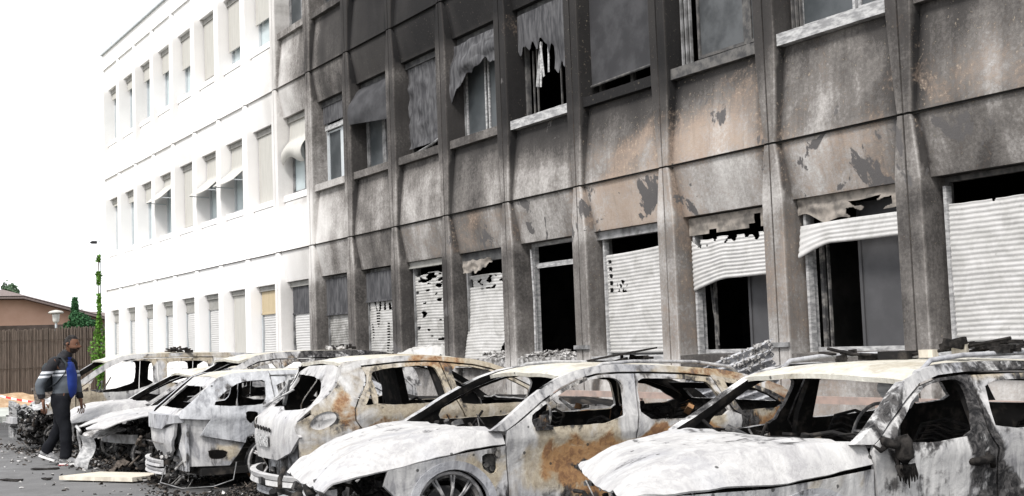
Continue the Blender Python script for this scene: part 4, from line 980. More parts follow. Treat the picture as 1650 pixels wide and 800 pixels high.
Cc.side('front_wing', [(-1.19, .58), (-1.14, .588), (-.98, .615), (-.64, .66), (-.27, .695), (-.262, .5), (-.262, .2), (-.42, .2)]+arc(-.70, .26, .30, -5, 178)+[(-1.02, .33), (-1.15, .40), (-1.22, .475)], [chaikin([(-.455, .645), (-.335, .635), (-.34, .51), (-.39, .50), (-.455, .55)])], blobs([(-.5, .5, .35, .2, 2, .5), (-.4, .3, .3, .15, 1, .45)], (0, 0, .1)), res=.045, sides=(1,))
Cc.side('wheel_arch_trim', arc(-.70, .26, .355, -5, 172, 18)+arc(-.70, .26, .295, 172, -5, 18), [], thick=.05, sides=(1,), off=.012, res=.05, dent=0, mats=['grey_metal', 'inner'])
mb = MB(); mb.box(.70, .80, -.49, -.31, .47, .66); [mb.tube([(.80, -.40+.05*i, .56-.03*i), (.83, -.40+.05*i, .56-.03*i)], .022, 8) for i in (-1, 0, 1)]; mb.build('lamp_recess', 'inner_grey', Cc.root)
zeC = [(-1.95, .50), (-1.84, .50), (-1.64, .515), (-1.4, .56), (-1.14, .60), (-.98, .632), (-.64, .678), (-.39, .70), (-.27, .71)]
ztC = [(-1.95, .52), (-1.85, .575), (-1.72, .63), (-1.55, .685), (-1.35, .73), (-1.1, .775), (-.85, .805), (-.6, .825), (-.3, .80)]
Cc.bonnet(zeC, ztC, lambda u: -1.56-.13*u+.03*u*u, lambda u: -.275, mats=['white_metal', 'inner'], stain=blobs([(-.3, -.9, .5, .3, 1, .30), (.5, -.7, .25, .2, 1, .34), (.2, -1.3, .4, .2, 2, .3)]), g0=.5, ns=[(0, .465), (.06, .525), (.15, .60), (.26, .665), (.38, .715), (.56, .76), (.8, .80), (.98, .822), (1.5, .83)])
Cc.roof([(.38, 1.165), (.45, 1.195), (.6, 1.22), (.9, 1.225), (1.44, 1.195), (1.9, 1.14), (2.2, 1.07)], .37, 2.15, front=lambda u: -.04*(1-u*u), mats=['roof_metal', 'inner'], stain=blobs([(.2, 1.8, 1, .5, 0, .35)], (0, 0, .1)))
tail_panel(Cc, 2.58, 1.03, .3, .76)
Cc.interior(-.4, 2.5, dash=.0, seats=((.4, .62, 1, .50), (-.4, .62, 1, .50), (.4, 1.5, 1, .5), (-.05, 1.5, 1, .5), (-.45, 1.5, 1, .5)), belt=.86)
Cc.junk('rear_seat_remains', (-.7, .7, 1.1, 1.9, .5, .86), 60, 14, mats=('inner', 'seat_rust', 'ash'), big=.10)
Cc.junk('engine_remains', (-.65, .65, -1.7, -.5, .22, .48), 90, 6)
Cc.junk('dashboard_remains', (-.7, .7, -.2, .05, .55, .80), 40, 16, mats=('inner', 'inner_grey', 'char_brown'), big=.08)
Cc.side('inner_pillar', [(.82, .3), (.95, .3), (.97, .9), (1.0, 1.17), (.93, 1.17), (.86, .9)], off=-.07, mats=['inner', 'inner'], thick=.05, dent=0)
Cc.beam('bumper_beam', [(x, -1.50-.13*x+.10*(x/.75)**2, .415) for x in np.linspace(-.70, .70, 15)], .05, .05, 'ash_metal')
Cc.beam('lower_beam', [(x, -1.48-.13*x+.10*(x/.75)**2, .24) for x in np.linspace(-.68, .70, 15)], .035, .04, 'grey_metal')
for side in (1, -1): Cc.wheel(-.70, .265, .262, side, 10); Cc.wheel(1.95, .27, .26, side, 10)
for x in (.66, -.66): rail(Cc, x, [(.62, 1.215), (.72, 1.262), (1.0, 1.272), (1.6, 1.245), (1.95, 1.19), (2.02, 1.14)], .019, 'ash_metal')
mb = MB(); mb.obox((.90, .80, .60), (.02, .06, .06), Matrix.Rotation(.2, 3, 'X')); mb.tube([(.90, .80, .60), (.925, .80, .60)], [.032, .026], 12); mb.tube([(.90, .62, .59), (.905, .70, .60)], .02, 6); mb.build('door_handle', 'ash_metal', Cc.root)
mb = MB(); mb.obox((.865, .02, .83), (.03, .20, .09), Matrix.Rotation(.25, 3, 'X')); mb.box(.86, .93, -.02, .12, .79, .82); mb.box(.88, .91, .03, .09, .82, .90); mb.build('mirror_bracket', 'ash_metal', Cc.root)
for nm, c_, s1 in (('a', D, 0), ('b', Cc, 0)):
    for o in c_.root.children:
        if o.name.startswith(('door_handle', 'mirror_bracket')) and 'stain' not in o.data.color_attributes:
            a = o.data.color_attributes.new('stain', 'FLOAT_COLOR', 'POINT')

# ---- third: hatchback with its tailgate towards the lot
B = Car('burnt_hatchback', 'burnt-out tan and white hatchback seen from behind with plate on its white tailgate', -11.55, -3.4, .88, -1.3, 2.6, .92, .14, .2)
UB = [(-.94, 1.285), (-.90, 1.325), (-.62, 1.345), (-.37, 1.36), (-.11, 1.36), (.04, 1.345), (.4, 1.305), (.58, 1.26), (.77, 1.185), (1.01, 1.06), (1.24, .90), (1.36, .82)]
VB = [(-.75, 1.285), (-.37, 1.31), (-.11, 1.31), (.04, 1.30), (.4, 1.255), (.58, 1.21), (.75, 1.14), (.97, 1.02), (1.14, .90), (1.22, .83)]
sB = blobs([(-.3, .72, .6, .075, 0, .62), (-1.0, .74, .2, .12, 1, .38), (-.9, .83, .15, .1, 0, .5), (.1, .70, .4, .06, 1, .3), (-.55, 1.0, .2, .35, 2, .4), (.5, 1.2, .6, .3, 2, .7), (0, 1.33, .35, .08, 0, .35), (.35, .86, .5, .1, 2, .6), (-1.1, .45, .3, .15, 2, .6), (-.1, .83, .8, .11, 2, .55), (.0, 1.31, .4, .10, 0, .62), (-.95, .88, .18, .13, 0, .60), (-.35, .73, .75, .09, 0, .62), (-.55, .74, .5, .07, 1, .45)], (0, 0, .36))
B.side('side_frame', UB+VB[::-1], stain=sB, thick=.07, res=.05, dent=.006)
seamB = [(-.75, 1.285), (-.71, 1.21), (-.72, 1.14), (-.81, 1.0), (-.86, .89), (-.86, .79), (-.78, .67)]
archB = arc(-.72, .25, .35, 100, -5)
B.side('rear_quarter_panel', [(-.94, 1.285), (-.75, 1.285)]+[(x-.014, z) for x, z in seamB[1:]]+arc(-.72, .25, .35, 100, 188)+[(-1.24, .26), (-1.35, .44), (-1.36, .62), (-1.395, .76), (-1.38, .79), (-1.25, .86), (-1.26, .9), (-1.22, .94), (-1.07, 1.03), (-.99, 1.12), (-.94, 1.23)], [[(-1.155+.115*math.cos(6.2832*i/20), .80+.075*math.sin(6.2832*i/20)+.03*math.cos(6.2832*i/20)) for i in range(20)]], sB, res=.05)
B.side('rear_door', seamB+archB[2:]+[(.22, .2), (.24, .72), (.12, .96), (.04, 1.30)]+[(-.11, 1.31), (-.37, 1.31)], [chaikin([(-.64, .925), (-.625, 1.0), (-.655, 1.19), (-.62, 1.225), (-.39, 1.25), (-.08, 1.255), (-.02, 1.22), (.02, 1.08), (.03, .92)]), [(-.77, .925), (-.68, .925), (-.705, 1.03)]], sB, res=.05, off=.003)
B.side('front_door', [(.236, .2), (.256, .72), (.136, .96), (.056, 1.298)]+VB[4:8]+[(1.14, .90), (1.20, .83), (1.20, .3), (1.12, .2)], [chaikin([(.17, 1.235), (.43, 1.215), (.62, 1.15), (.86, 1.025), (1.03, .90), (.9, .875), (.22, .88), (.19, .98)])], sB, res=.06, off=.003)
B.side('front_wing', [(1.215, .83), (1.6, .80), (2.0, .74), (2.4, .62), (2.5, .4), (2.35, .25)]+arc(1.85, .25, .34, 0, 180)+[(1.3, .2), (1.215, .3)], [], sB)
# pressed lamp recess in the quarter panel
def recess():
    V = []; F = []; st = []
    for i in range(25):
        a = 6.2832*i/24
        for r, d in ((1.08, -.006), (1.0, -.010), (.80, -.020), (.4, -.022), (0, -.022)):
            l = -1.155+.115*r*math.cos(a); z = .80+.075*r*math.sin(a)+.03*r*math.cos(a); V.append((B.W(l, z)+d, l, z)); st.append((.1, .36 if r < .9 else .1, .25))
    F = [(i*5+j, (i+1)*5+j, (i+1)*5+j+1, i*5+j+1) for i in range(24) for j in range(4)]
    mesh('tail_lamp_recess', V, F, 'white_metal', B.root, True, stain=st)
recess()
TB = [(.2, -1.38), (.4, -1.4), (.62, -1.42), (.79, -1.40), (.9, -1.30), (.94, -1.24), (1.03, -1.11), (1.12, -1.03), (1.27, -.96), (1.35, -.92)]
sT = blobs([(-.35, .70, .5, .06, 1, .28), (.3, .6, .3, .2, 2, .2), (0, .45, .6, .08, 1, .15)])
B.rear('tailgate', [(-.70, .79), (-.64, .89), (-.70, 1.05), (-.60, 1.22), (-.25, 1.29), (.40, 1.30), (.60, 1.265), (.68, 1.13), (.70, 1.03), (.72, .95), (.74, .90), (.66, .80), (.62, .74), (.74, .66), (.50, .51), (.12, .415), (-.72, .40), (-.76, .55)],
       [chaikin([(-.58, 1.17), (-.50, 1.20), (.04, 1.185), (.30, 1.15), (.50, 1.03), (.60, .93), (.50, .905), (.0, .88), (-.10, .92), (-.40, .90), (-.50, .93)])], TB, sT, mats=['white_metal', 'inner'], bow=.05, dent=.02, label='white ash-coated tailgate')
B.rear('number_plate', [(-.58, .525), (-.10, .53), (-.06, .645), (-.57, .645)], [], TB, None, ['plate', 'alu_white'], off=-.022, thick=.006, dent=.004, bow=.05, label='burnt unreadable plate')
mb = MB()
for i in range(6): mb = MB(); mb.obox((-.53+i*.10, -1.432, .715-.004*i), (.05, .012, .03), Matrix.Rotation(.35, 3, 'Y')); mb.build('handle_slot', 'inner', B.root)
mb = MB(); mb.obox((-.45, -1.13, 1.05), (.06, .03, .34), Matrix.Rotation(.7, 3, 'Y')); mb.tube([(-.36, -1.08, 1.18), (-.5, -1.2, 1.0), (-.62, -1.3, .9)], .014, 6); mb.tube([(-.30, -1.1, 1.06), (-.45, -1.22, .98), (-.60, -1.33, .90)], .01, 6); mb.build('bent_strut', 'alu_white', B.root)
B.rear('rear_fascia', [(-.70, .24), (.72, .24), (.72, .6), (-.70, .6)], [[(.50, .30), (.64, .30), (.64, .42), (.50, .42)]], [(.2, -1.30), (.6, -1.30)], blobs([(0, .3, 1, .1, 1, .5)], (0, .2, .2)), ['grey_metal', 'inner'], bow=.05)
B.beam('bumper_beam', [(x, -1.52+.22*abs(x/.8)**2.2, .27-.05*(x+.7)*.3) for x in np.linspace(-.82, .80, 17)], .052, .06, 'white_metal')
B.beam('lower_beam', [(x, -1.48+.2*abs(x/.8)**2.2, .135) for x in np.linspace(-.66, .70, 12)], .03, .03, 'grey_metal')
B.junk('underbody_remains', (-.7, .7, -1.35, -1.0, .08, .36), 40, 8)
B.roof([(-.93, 1.30), (-.62, 1.335), (-.11, 1.345), (.3, 1.31), (.55, 1.255), (.66, 1.21)], -.92, .64, mats=['roof_metal', 'inner'], stain=blobs([(0, 0, 1.2, .4, 2, .6)], (0, 0, .15)))
B.bonnet([(1.2, .80), (1.7, .78), (2.2, .68), (2.5, .56)], [(1.2, .86), (1.7, .84), (2.2, .76), (2.5, .62)], lambda u: 2.5-.2*u*u, lambda u: 1.22)
B.interior(-1.2, 1.2, dash=None, seats=((.4, .15, -1, .55), (-.4, .15, -1, .55), (.4, -.6, -1, .5), (-.4, -.6, -1, .5)), belt=.95)
B.side('inner_pillar', [(.05, .3), (.2, .3), (.16, .9), (.05, 1.28), (-.04, 1.28), (.02, .9)], off=-.07, mats=['inner', 'inner'], thick=.05, dent=0)
mb = MB(); mb.obox((-.4, .0, 1.02), (.5, .08, .6), Matrix.Rotation(.2, 3, 'X')); mb.build('seat_back', 'inner', B.root)
for side in (1, -1): B.wheel(-.72, .26, .25, side, 8); B.wheel(1.85, .26, .25, side, 8)

# ---- fourth: small white-ashed hatchback, stripped tail towards the lot
A = Car('burnt_hatchback', 'burnt-out small hatchback seen from behind, blue-white ash, plateless tailgate and fuel-flap hole', -14.1, -3.6, .87, -1.45, 2.3, .86, .14, .2, mats=['blue_ash_metal', 'inner'])
sA = blobs([(-.8, .7, .2, .2, 1, .15), (-.7, .5, .15, .3, 1, .3)], (0, .02, 0))
UA = [(-1.52, .80), (-1.49, .845), (-1.37, .94), (-1.23, 1.06), (-1.07, 1.185), (-.92, 1.225), (-.61, 1.235), (-.33, 1.235), (.0, 1.225), (.3, 1.2), (.6, 1.12), (.9, .95), (1.1, .84)]
VA = [(-.5, 1.19), (.0, 1.18), (.27, 1.155), (.55, 1.08), (.82, .92), (.95, .83)]
A.side('side_frame', [(-.52, 1.235)]+UA[7:]+VA[::-1], stain=sA, thick=.07, res=.06, dent=.006)
A.side('rear_quarter_panel', [(-1.50, .765)]+UA[:7]+[(-.52, 1.235), (-.50, .90), (-.52, .70), (-.62, .60), (-.82, .53), (-.835, .475), (-1.30, .575), (-1.20, .74)], [chaikin([(-1.15, .90), (-1.02, 1.03), (-.85, 1.12), (-.62, 1.135), (-.585, 1.11), (-.60, .93), (-.66, .875), (-1.07, .885)]), chaikin([(-.83, .81), (-.70, .80), (-.70, .74), (-.78, .675), (-.83, .74)])], sA, res=.045)
A.side('inner_quarter', [(-1.49, .78), (-1.1, .76), (-.7, .62), (-.83, .47), (-.92, .34), (-1.0, .24), (-1.45, .25), (-1.50, .45), (-1.47, .6)], [chaikin([(-1.22, .42), (-1.02, .40), (-1.03, .33), (-1.10, .31), (-1.2, .33)])], blobs([(-1.0, .4, .2, .1, 2, .5), (-.9, .55, .3, .1, 1, .35)], (0, .05, .1)), off=-.045, mats=['ash_metal', 'inner'], dent=.03, res=.05)
A.side('rear_door', [(-.485, .90), (-.50, 1.19), (.27, 1.155), (.36, .84), (.35, .25), (-.2, .2)]+arc(-.55, .25, .34, -5, 75), [chaikin([(-.42, .88), (-.44, 1.12), (.2, 1.10), (.29, .87)])], sA)
A.side('front_door', [(.376, .84), (.286, 1.155), (.55, 1.08), (.82, .92), (.95, .83), (1.0, .3), (.9, .2), (.366, .25)], [chaikin([(.44, .87), (.40, 1.08), (.55, 1.02), (.76, .87)])], sA)
A.side('front_wing', [(.965, .83), (1.5, .80), (2.1, .66), (2.3, .45), (2.1, .25)]+arc(1.65, .25, .34, 0, 180)+[(1.02, .3)], [], sA)
TA = [(.1, -1.58), (.62, -1.60), (.66, -1.66), (.8, -1.66), (.86, -1.49), (.94, -1.37), (1.06, -1.23), (1.2, -1.07)]
A.rear('tailgate_band', [(-.70, .64), (.35, .65), (.48, .70), (.70, .72), (.70, .80), (-.70, .80)], [], [(.6, -1.64), (.8, -1.64)], blobs([(-.3, .7, .5, .1, 1, .3)]), ['grey_metal', 'inner'], bow=.10, thick=.10)
A.rear('window_surround', [(-.70, .79), (.72, .79), (.72, .95), (.66, 1.08), (.60, 1.185), (-.60, 1.185), (-.66, 1.08), (-.71, .92)], [[(-.55, .86), (.60, .86), (.58, .98), (.50, 1.09), (-.48, 1.09), (-.56, .98)]], [(.78, -1.56), (.86, -1.47), (.94, -1.37), (1.06, -1.23), (1.2, -1.07)], sA, ['white_metal', 'inner'], bow=.06)
A.rear('tailgate', [(-.74, .64), (-.76, .40), (-.66, .33), (.34, .34), (.50, .42), (.62, .58), (.66, .72), (.4, .66)], [], [(.3, -1.54), (.5, -1.60), (.66, -1.60)], blobs([(-.3, .6, .2, .05, 1, .4)]), ['white_metal', 'inner'], bow=.08, dent=.03)
mb = MB(); mb.box(-.55, .30, -1.625, -1.60, .478, .486); mb.build('tailgate_crease', 'inner_grey', A.root)
A.rear('rear_fascia', [(-.72, .2), (.72, .2), (.72, .7), (-.72, .7)], [], [(.2, -1.48), (.7, -1.48)], blobs([(0, .3, 1, .1, 1, .5)], (0, .25, .1)), ['grey_metal', 'inner'], bow=.05)
A.beam('bumper_beam', [(x, -1.66+.12*abs(x/.7)**2, .28) for x in np.linspace(-.70, .40, 12)], .035, .05, 'white_metal')
A.beam('lower_beam', [(x, -1.66+.12*abs(x/.7)**2, .195) for x in np.linspace(-.68, .45, 12)], .03, .05, 'white_metal')
A.junk('underbody_remains', (-.6, .75, -1.6, -1.3, .08, .40), 60, 9, mats=('inner_grey', 'inner', 'ash'), big=.08)
A.roof([(-1.09, 1.16), (-.92, 1.205), (-.61, 1.215), (0, 1.205), (.3, 1.18), (.55, 1.12)], -1.07, .52, mats=['roof_metal', 'inner'])
A.bonnet([(1.0, .78), (1.6, .76), (2.3, .58)], [(1.0, .84), (1.6, .82), (2.3, .62)], lambda u: 2.3-.2*u*u, lambda u: 1.0)
A.interior(-1.3, 1.0, seats=((.4, .1, -1, .5), (-.4, .1, -1, .5), (.4, -.6, -1, .42), (-.4, -.6, -1, .42)), belt=.9)
for side in (1, -1): A.wheel(-.55, .25, .24, side, 8); A.wheel(1.65, .25, .24, side, 8)
mb = MB(); mb.tube([(.5, -1.62, .25), (.62, -1.7, .10), (.75, -1.5, .03), (.9, -1.2, .04), (.95, -1.0, .10), (.9, -.95, .28)], .006, 5); mb.build('hanging_wire', 'alu_sooty', A.root)

# ---- fifth: estate with long dark roof rail, wrecked nose towards the lot
def mpv(name, label, xc, yc, w0, l0, l1, belt, U, V, tum, doors, wins, roofz, lfr, lrr, zeb, ztb, nose, fl, rl, stain, rmat, bmat, cowl):
    c = Car(name, label, xc, yc, w0, l0, l1, belt, tum=tum)
    c.side('side_frame', U+V[::-1], stain=stain, thick=.07, res=.06, dent=.006)
    a, b, d = doors
    def vz(l): return interp(l, V)
    c.side('front_door', [(a, .2), (a, belt-.1), V[0]]+[p for p in V[1:] if p[0] < b-.02]+[(b, vz(b)), (b, .2)], [chaikin(wins[0])]+([wins[3]] if len(wins) > 3 else []), stain, res=.06)
    c.side('rear_door', [(b+.014, .2), (b+.014, vz(b))]+[p for p in V if b+.05 < p[0] < d-.02]+[(d, vz(d)), (d, .7)]+arc(rl, .27, .36, 110, 185, 6)+[(rl-.38, .2)], [chaikin(wins[1])], stain, res=.07)
    c.side('rear_quarter_panel', [(d+.014, .7), (d+.014, vz(d))]+[p for p in V if p[0] > d+.05]+[(V[-1][0]+.03, .6), (V[-1][0], .3)]+arc(rl, .27, .36, 5, 108, 8), [chaikin(wins[2])], stain, res=.09)
    c.roof(roofz, lfr, lrr, front=lambda u: -.05*(1-u*u), mats=[rmat, 'inner'], stain=lambda u, l: (0, .05, .15))
    if zeb: c.bonnet(zeb, ztb, nose, lambda u: cowl, mats=[bmat, 'inner'], g0=.5)
    tail_panel(c, V[-1][0]+.02, interp(V[-1][0]-.35, V), .3, w0-.15)
    for side in (1, -1): c.wheel(fl, .22, .20, side, 7, tyre=False, inset=.16, mat='inner_grey'); c.wheel(rl, .26, .25, side, 8, tyre=False, mat='inner_grey')
    return c
E3 = mpv('burnt_estate', 'burnt-out estate car with long charred roof side and torn bonnet over a bare bumper beam', -16.7, -4, .9, -1.75, 2.5, .9,
    [(-.48, .74), (-.3, .86), (0, 1.05), (.31, 1.235), (.47, 1.325), (.63, 1.395), (.89, 1.43), (1.39, 1.44), (2.1, 1.42), (2.48, 1.38), (2.78, 1.30), (2.9, 1.1), (2.95, .9)],
    [(-.36, .72), (-.2, .83), (.1, 1.02), (.36, 1.19), (.5, 1.255), (.66, 1.32), (.89, 1.35), (1.39, 1.35), (2.1, 1.33), (2.45, 1.29), (2.7, 1.2), (2.8, 1.0), (2.86, .9)],
    .45, (-.34, .95, 1.85), [[(-.12, .86), (.1, .97), (.36, 1.13), (.6, 1.24), (.88, 1.29), (.88, .9)], [(1.0, .9), (1.0, 1.29), (1.78, 1.28), (1.80, .92)], [(1.95, .93), (1.95, 1.27), (2.4, 1.23), (2.6, .95)]],
    [(.40, 1.33), (.5, 1.355), (.7, 1.385), (1.4, 1.41), (2.1, 1.395), (2.6, 1.32)], .40, 2.55,
    [(-1.6, .52), (-1.3, .58), (-1.14, .64), (-.87, .70), (-.4, .74)], [(-1.6, .53), (-1.3, .63), (-1.0, .70), (-.7, .74), (-.4, .76)], lambda u: -1.38+.25*(u < -.2)*(-u)+.10*math.sin(u*7), -.75, 1.95,
    blobs([(1.6, 1.4, .5, .12, 1, .75), (2.4, 1.3, .5, .25, 1, .8), (1.1, 1.36, .3, .1, 0, .45), (.6, 1.2, .5, .4, 2, .3)], (.05, .2, .15)), 'roof_metal', 'white_metal', -.40)
E3.beam('bumper_beam', [(x, -1.06+.10*x+.10*(x/.75)**2, .41+.01*x) for x in np.linspace(-.72, .74, 13)], .055, .07, 'alu_sooty', False)
E3.junk('engine_remains', (-.8, .85, -.92, -.4, .08, .56), 300, 22, mats=('inner', 'inner_grey', 'char_brown'))
E3.interior(-.4, 2.6, dash=-.05, seats=((.4, .6, 1, .55), (-.4, .6, 1, .55)))
cl('torn_wing_sheet', lambda u, v: (-.55+.35*u-.1*v+.04*nz(u*4, v*4, 2), -1.42+.12*u+.05*math.sin(v*5), .44-.40*v-.05*u*v+.03*nz(u*5, v*5, 3)), 10, 14, 'alu_white', E3.root)
cl('torn_bonnet_flap', lambda u, v: (.05+.65*u, -1.42+.35*v-.06*math.sin(u*5), .50+.10*v-.05*u+.02*nz(u*6, v*6, 3)), 14, 10, 'ash', E3.root)
cl('crushed_liner', lambda u, v: (.1+.6*u, -1.15+.1*math.sin(u*6)+.2*v, .02+.12*v+.10*abs(nz(u*3, v*3, 5))), 14, 10, 'char_brown', E3.root)
mb = MB(); mb.tube([(-.62, -1.42, .50), (-.70, -1.40, .40), (-.66, -1.38, .24), (-.55, -1.36, .14)], [.02, .024, .02, .012], 8); mb.tube([(-.66, -1.40, .50), (-.45, -1.46, .56), (-.25, -1.44, .50)], .02, 7); mb.build('bent_bracket', 'alu_white', E3.root, True)

# ---- sixth: low car squeezed between the estate and the van
E2 = mpv('burnt_saloon', 'burnt-out low car with buckled white bonnet between the dark-roofed estate and the grey van', -19.2, -4, .88, -1.5, 2.5, .86,
    [(-.16, .76), (.2, .97), (.5, 1.12), (.7, 1.19), (.95, 1.225), (1.5, 1.22), (2.0, 1.1), (2.3, .98), (2.4, .86)],
    [(-.05, .75), (.25, .92), (.5, 1.05), (.7, 1.12), (.95, 1.16), (1.5, 1.15), (1.95, 1.04), (2.2, .94), (2.3, .85)],
    .5, (-.04, 1.0, 1.75), [[(.16, .84), (.5, 1.0), (.7, 1.07), (.93, 1.10), (.93, .86)], [(1.05, .86), (1.05, 1.10), (1.5, 1.09), (1.66, 1.04), (1.7, .87)], [(1.8, .88), (1.8, 1.02), (2.0, .97), (2.12, .88)]],
    [(.5, 1.13), (.7, 1.19), (.95, 1.215), (1.5, 1.205), (2.0, 1.07)], .52, 2.0,
    [(-1.3, .50), (-1.18, .54), (-.88, .57), (-.63, .61), (-.1, .70)], [(-1.3, .52), (-1.18, .56), (-.95, .70), (-.7, .76), (-.4, .785), (-.1, .78)], lambda u: -1.14-.08*u+.06*u*u, -.55, 1.9,
    blobs([], (0, .12, .1)), 'roof_metal', 'white_metal', -.10)
E2.junk('engine_remains', (-.7, .7, -1.0, -.4, .15, .55), 220, 32, mats=('inner', 'inner_grey', 'char_brown'))
cl('radiator_panel', lambda u, v: (-.1+.65*u, -1.10+.02*nz(u*5, v*5, 1), .50-.24*v+.02*u), 10, 8, 'inner_grey', E2.root)
cl('torn_bonnet_edge', lambda u, v: (.35+.45*u, -1.12+.3*v, .60-.12*u+.06*v+.02*nz(u*5, v*5, 3)), 10, 8, 'ash', E2.root)
E2.interior(0, 2.2, dash=.2, seats=((.4, .8, 1, .45), (-.4, .8, 1, .45)))

# ---- seventh: tall van-like car, far left, with the whole nose gone
V7 = mpv('burnt_van', 'burnt-out grey compact van at far left of the row, engine bay stripped bare', -21.7, -4, .9, -1.6, 2.6, .95,
    [(-.70, .91), (-.6, 1.03), (-.29, 1.24), (-.05, 1.385), (.15, 1.455), (.35, 1.48), (.78, 1.48), (1.39, 1.47), (1.91, 1.455), (2.3, 1.43), (2.55, 1.36), (2.65, .95)],
    [(-.60, .90), (-.52, .98), (-.24, 1.17), (0, 1.31), (.18, 1.385), (.38, 1.415), (.78, 1.415), (1.39, 1.405), (1.91, 1.39), (2.2, 1.37), (2.45, 1.3), (2.55, .95)],
    .3, (-.58, .70, 1.62), [[(-.33, .90), (-.33, 1.07), (-.11, 1.24), (.08, 1.33), (.30, 1.365), (.55, 1.36), (.615, 1.32), (.61, 1.02), (.54, .98), (.25, .90)], [(.87, .98), (.87, 1.30), (.93, 1.34), (1.45, 1.33), (1.53, 1.28), (1.52, .96)], [(1.72, .98), (1.72, 1.32), (2.25, 1.29), (2.40, .98)], [(-.50, .92), (-.395, .99), (-.395, .92)]],
    [(-.10, 1.37), (0, 1.40), (.2, 1.45), (.8, 1.465), (1.5, 1.455), (2.3, 1.40)], -.10, 2.35,
    None, None, None, -.85, 2.0,
    blobs([(-.5, .8, .4, .25, 2, .75), (1.2, 1.4, .9, .15, 2, .6), (.9, 1.1, .12, .4, 2, .4), (.3, .85, .4, .1, 1, .1)], (0, .05, 0)), 'roof_metal', 'white_metal', -.6)
V7.side('front_wing', [(-.60, .90), (-.70, .89), (-.95, .80), (-1.05, .68), (-1.02, .58)]+arc(-.82, .27, .34, 100, 20, 8)+[(-.47, .2), (-.59, .2)], [], blobs([(-.7, .8, .4, .3, 2, .9)], (0, 0, .3)))
V7.junk('engine_remains', (-.8, .8, -1.30, -.65, .12, .62), 380, 41, mats=('inner', 'inner_grey', 'char_brown'))
V7.junk('nose_remains', (-.85, .2, -1.45, -1.1, .3, .72), 60, 42, mats=('alu_white', 'inner_grey', 'alu_sooty'), big=.12)
V7.beam('bumper_beam', [(x, -1.46+.1*(x/.8)**2, .50) for x in np.linspace(-.8, .5, 12)], .05, .07, 'white_metal', False)
mb = MB()
for x in (-.78, -.5, -.1): mb.box(x, x+.06, -1.44, -1.38, .18, .78)
mb.tube([(-.35+.13*math.cos(i*.3927), -1.40, .34+.13*math.sin(i*.3927)) for i in range(17)], .022, 7, up=Vector((0, 1, 0))); mb.box(-.8, .3, -1.42, -1.38, .70, .75)
mb.build('radiator_support', 'alu_white', V7.root)
cl('bent_wing_sheet', lambda u, v: (-.2+.75*u, -1.15+.5*v, .98-.28*u*u-.10*v+.08*nz(u*3, v*3, 4)), 12, 10, 'char_brown', V7.root)
cl('torn_wing_sheet', lambda u, v: (.35+.4*u, -1.2+.5*v, .78-.12*u+.16*v*v+.06*nz(u*4, v*4, 5)), 10, 10, 'alu_white', V7.root)
V7.interior(-.5, 2.4, dash=-.45, seats=((.4, .45, 1, .6), (-.4, .45, 1, .6), (-.4, 1.4, 1, .6)))
mb = MB(); mb.tube([(.2, -.15, .75), (.2, -.02, .98), (.22, .06, 1.12)], .012, 6); mb.build('gear_lever_rod', 'inner_grey', V7.root)
for c_ in (V7, E3, E2): pass

# ------------------------------------------------------------------ far end of the lot
fence = empty('reed_fence', (-41, -6, 0), label='tall brown dry-reed screen fence at the far end of the lot', cat='fence')
rr = random.Random(3)
for p in range(12):
    y0 = -12+p*1.9; mb = MB(); n = 46; hgt = 2.42+rr.uniform(-.03, .03)
    for i in range(n):
        y = y0+1.86*i/n; r = rr.uniform(.014, .022); top = hgt+rr.uniform(-.06, .03); dx = rr.uniform(-.015, .015)
        mb.add([(dx-r, y, 0), (dx, y+r*1.1, 0), (dx+r, y, 0), (dx, y-r*1.1, 0), (dx*2-r, y, top), (dx*2, y+r*1.1, top), (dx*2+r, y, top), (dx*2, y-r*1.1, top)], [(0, 1, 5, 4), (1, 2, 6, 5), (2, 3, 7, 6), (3, 0, 4, 7), (4, 5, 6, 7)])
    mb.box(-.03, -.022, y0, y0+1.88, 0, hgt-.08)
    mb.build('reed_panel', 'reed', fence)
    q = MB(); 
    for z in (.4, 1.2, 2.05): q.tube([(.03, y0, z), (.03, y0+1.88, z)], .008, 5)
    q.build('tie_wire', 'post', fence)
    q = MB(); q.tube([(-.08, y0, 0), (-.08, y0, hgt-.02)], .035, 8); q.build('fence_post', 'post', fence)

hs = empty('peach_building', (-56, 0, 0), label='low peach-rendered building with grey tiled roof beyond the reed fence', cat='building')
# gabled long block: wall under a sloping eave line
prof = [(-14, 3.98), (.8, 3.98), (4.6, 2.88), (12, 2.2)]
v = []; 
for y, z in prof: v += [(0, y, 0), (0, y, z)]
for y, z in prof: v += [(-9, y, 0), (-9, y, z)]
n = len(prof); f = []
for i in range(n-1): f += [(i*2, i*2+1, i*2+3, i*2+2), (2*n+i*2+2, 2*n+i*2+3, 2*n+i*2+1, 2*n+i*2)]
f += [(0, 2*n, 2*n+1, 1), (2*n-2, 2*n-1, 4*n-1, 4*n-2)]
mesh('wall', v, f, 'peach', hs)
mb = MB(); mb.box(.0, .04, -1.0, -.93, 0, 3.9); mb.build('downpipe', 'peach', hs)
rf = MB()
roofl = [(-15, 4.36), (.7, 4.34), (4.4, 3.62), (12.5, 2.9)]
V = []; F = []
for y, z in roofl:
    zz = interp(y, prof); V += [(.5, y, zz+.02), (.5, y, zz+.10), (-4.5, y, zz+.62), (-9.5, y, zz+.1)]
for i in range(3):
    for j in range(3): F.append((i*4+j, (i+1)*4+j, (i+1)*4+j+1, i*4+j+1))
    F.append((i*4+3, (i+1)*4+3, (i+1)*4, i*4))
mesh('roof', V, F, 'tile', hs)
V = []; F = []; rows = 14
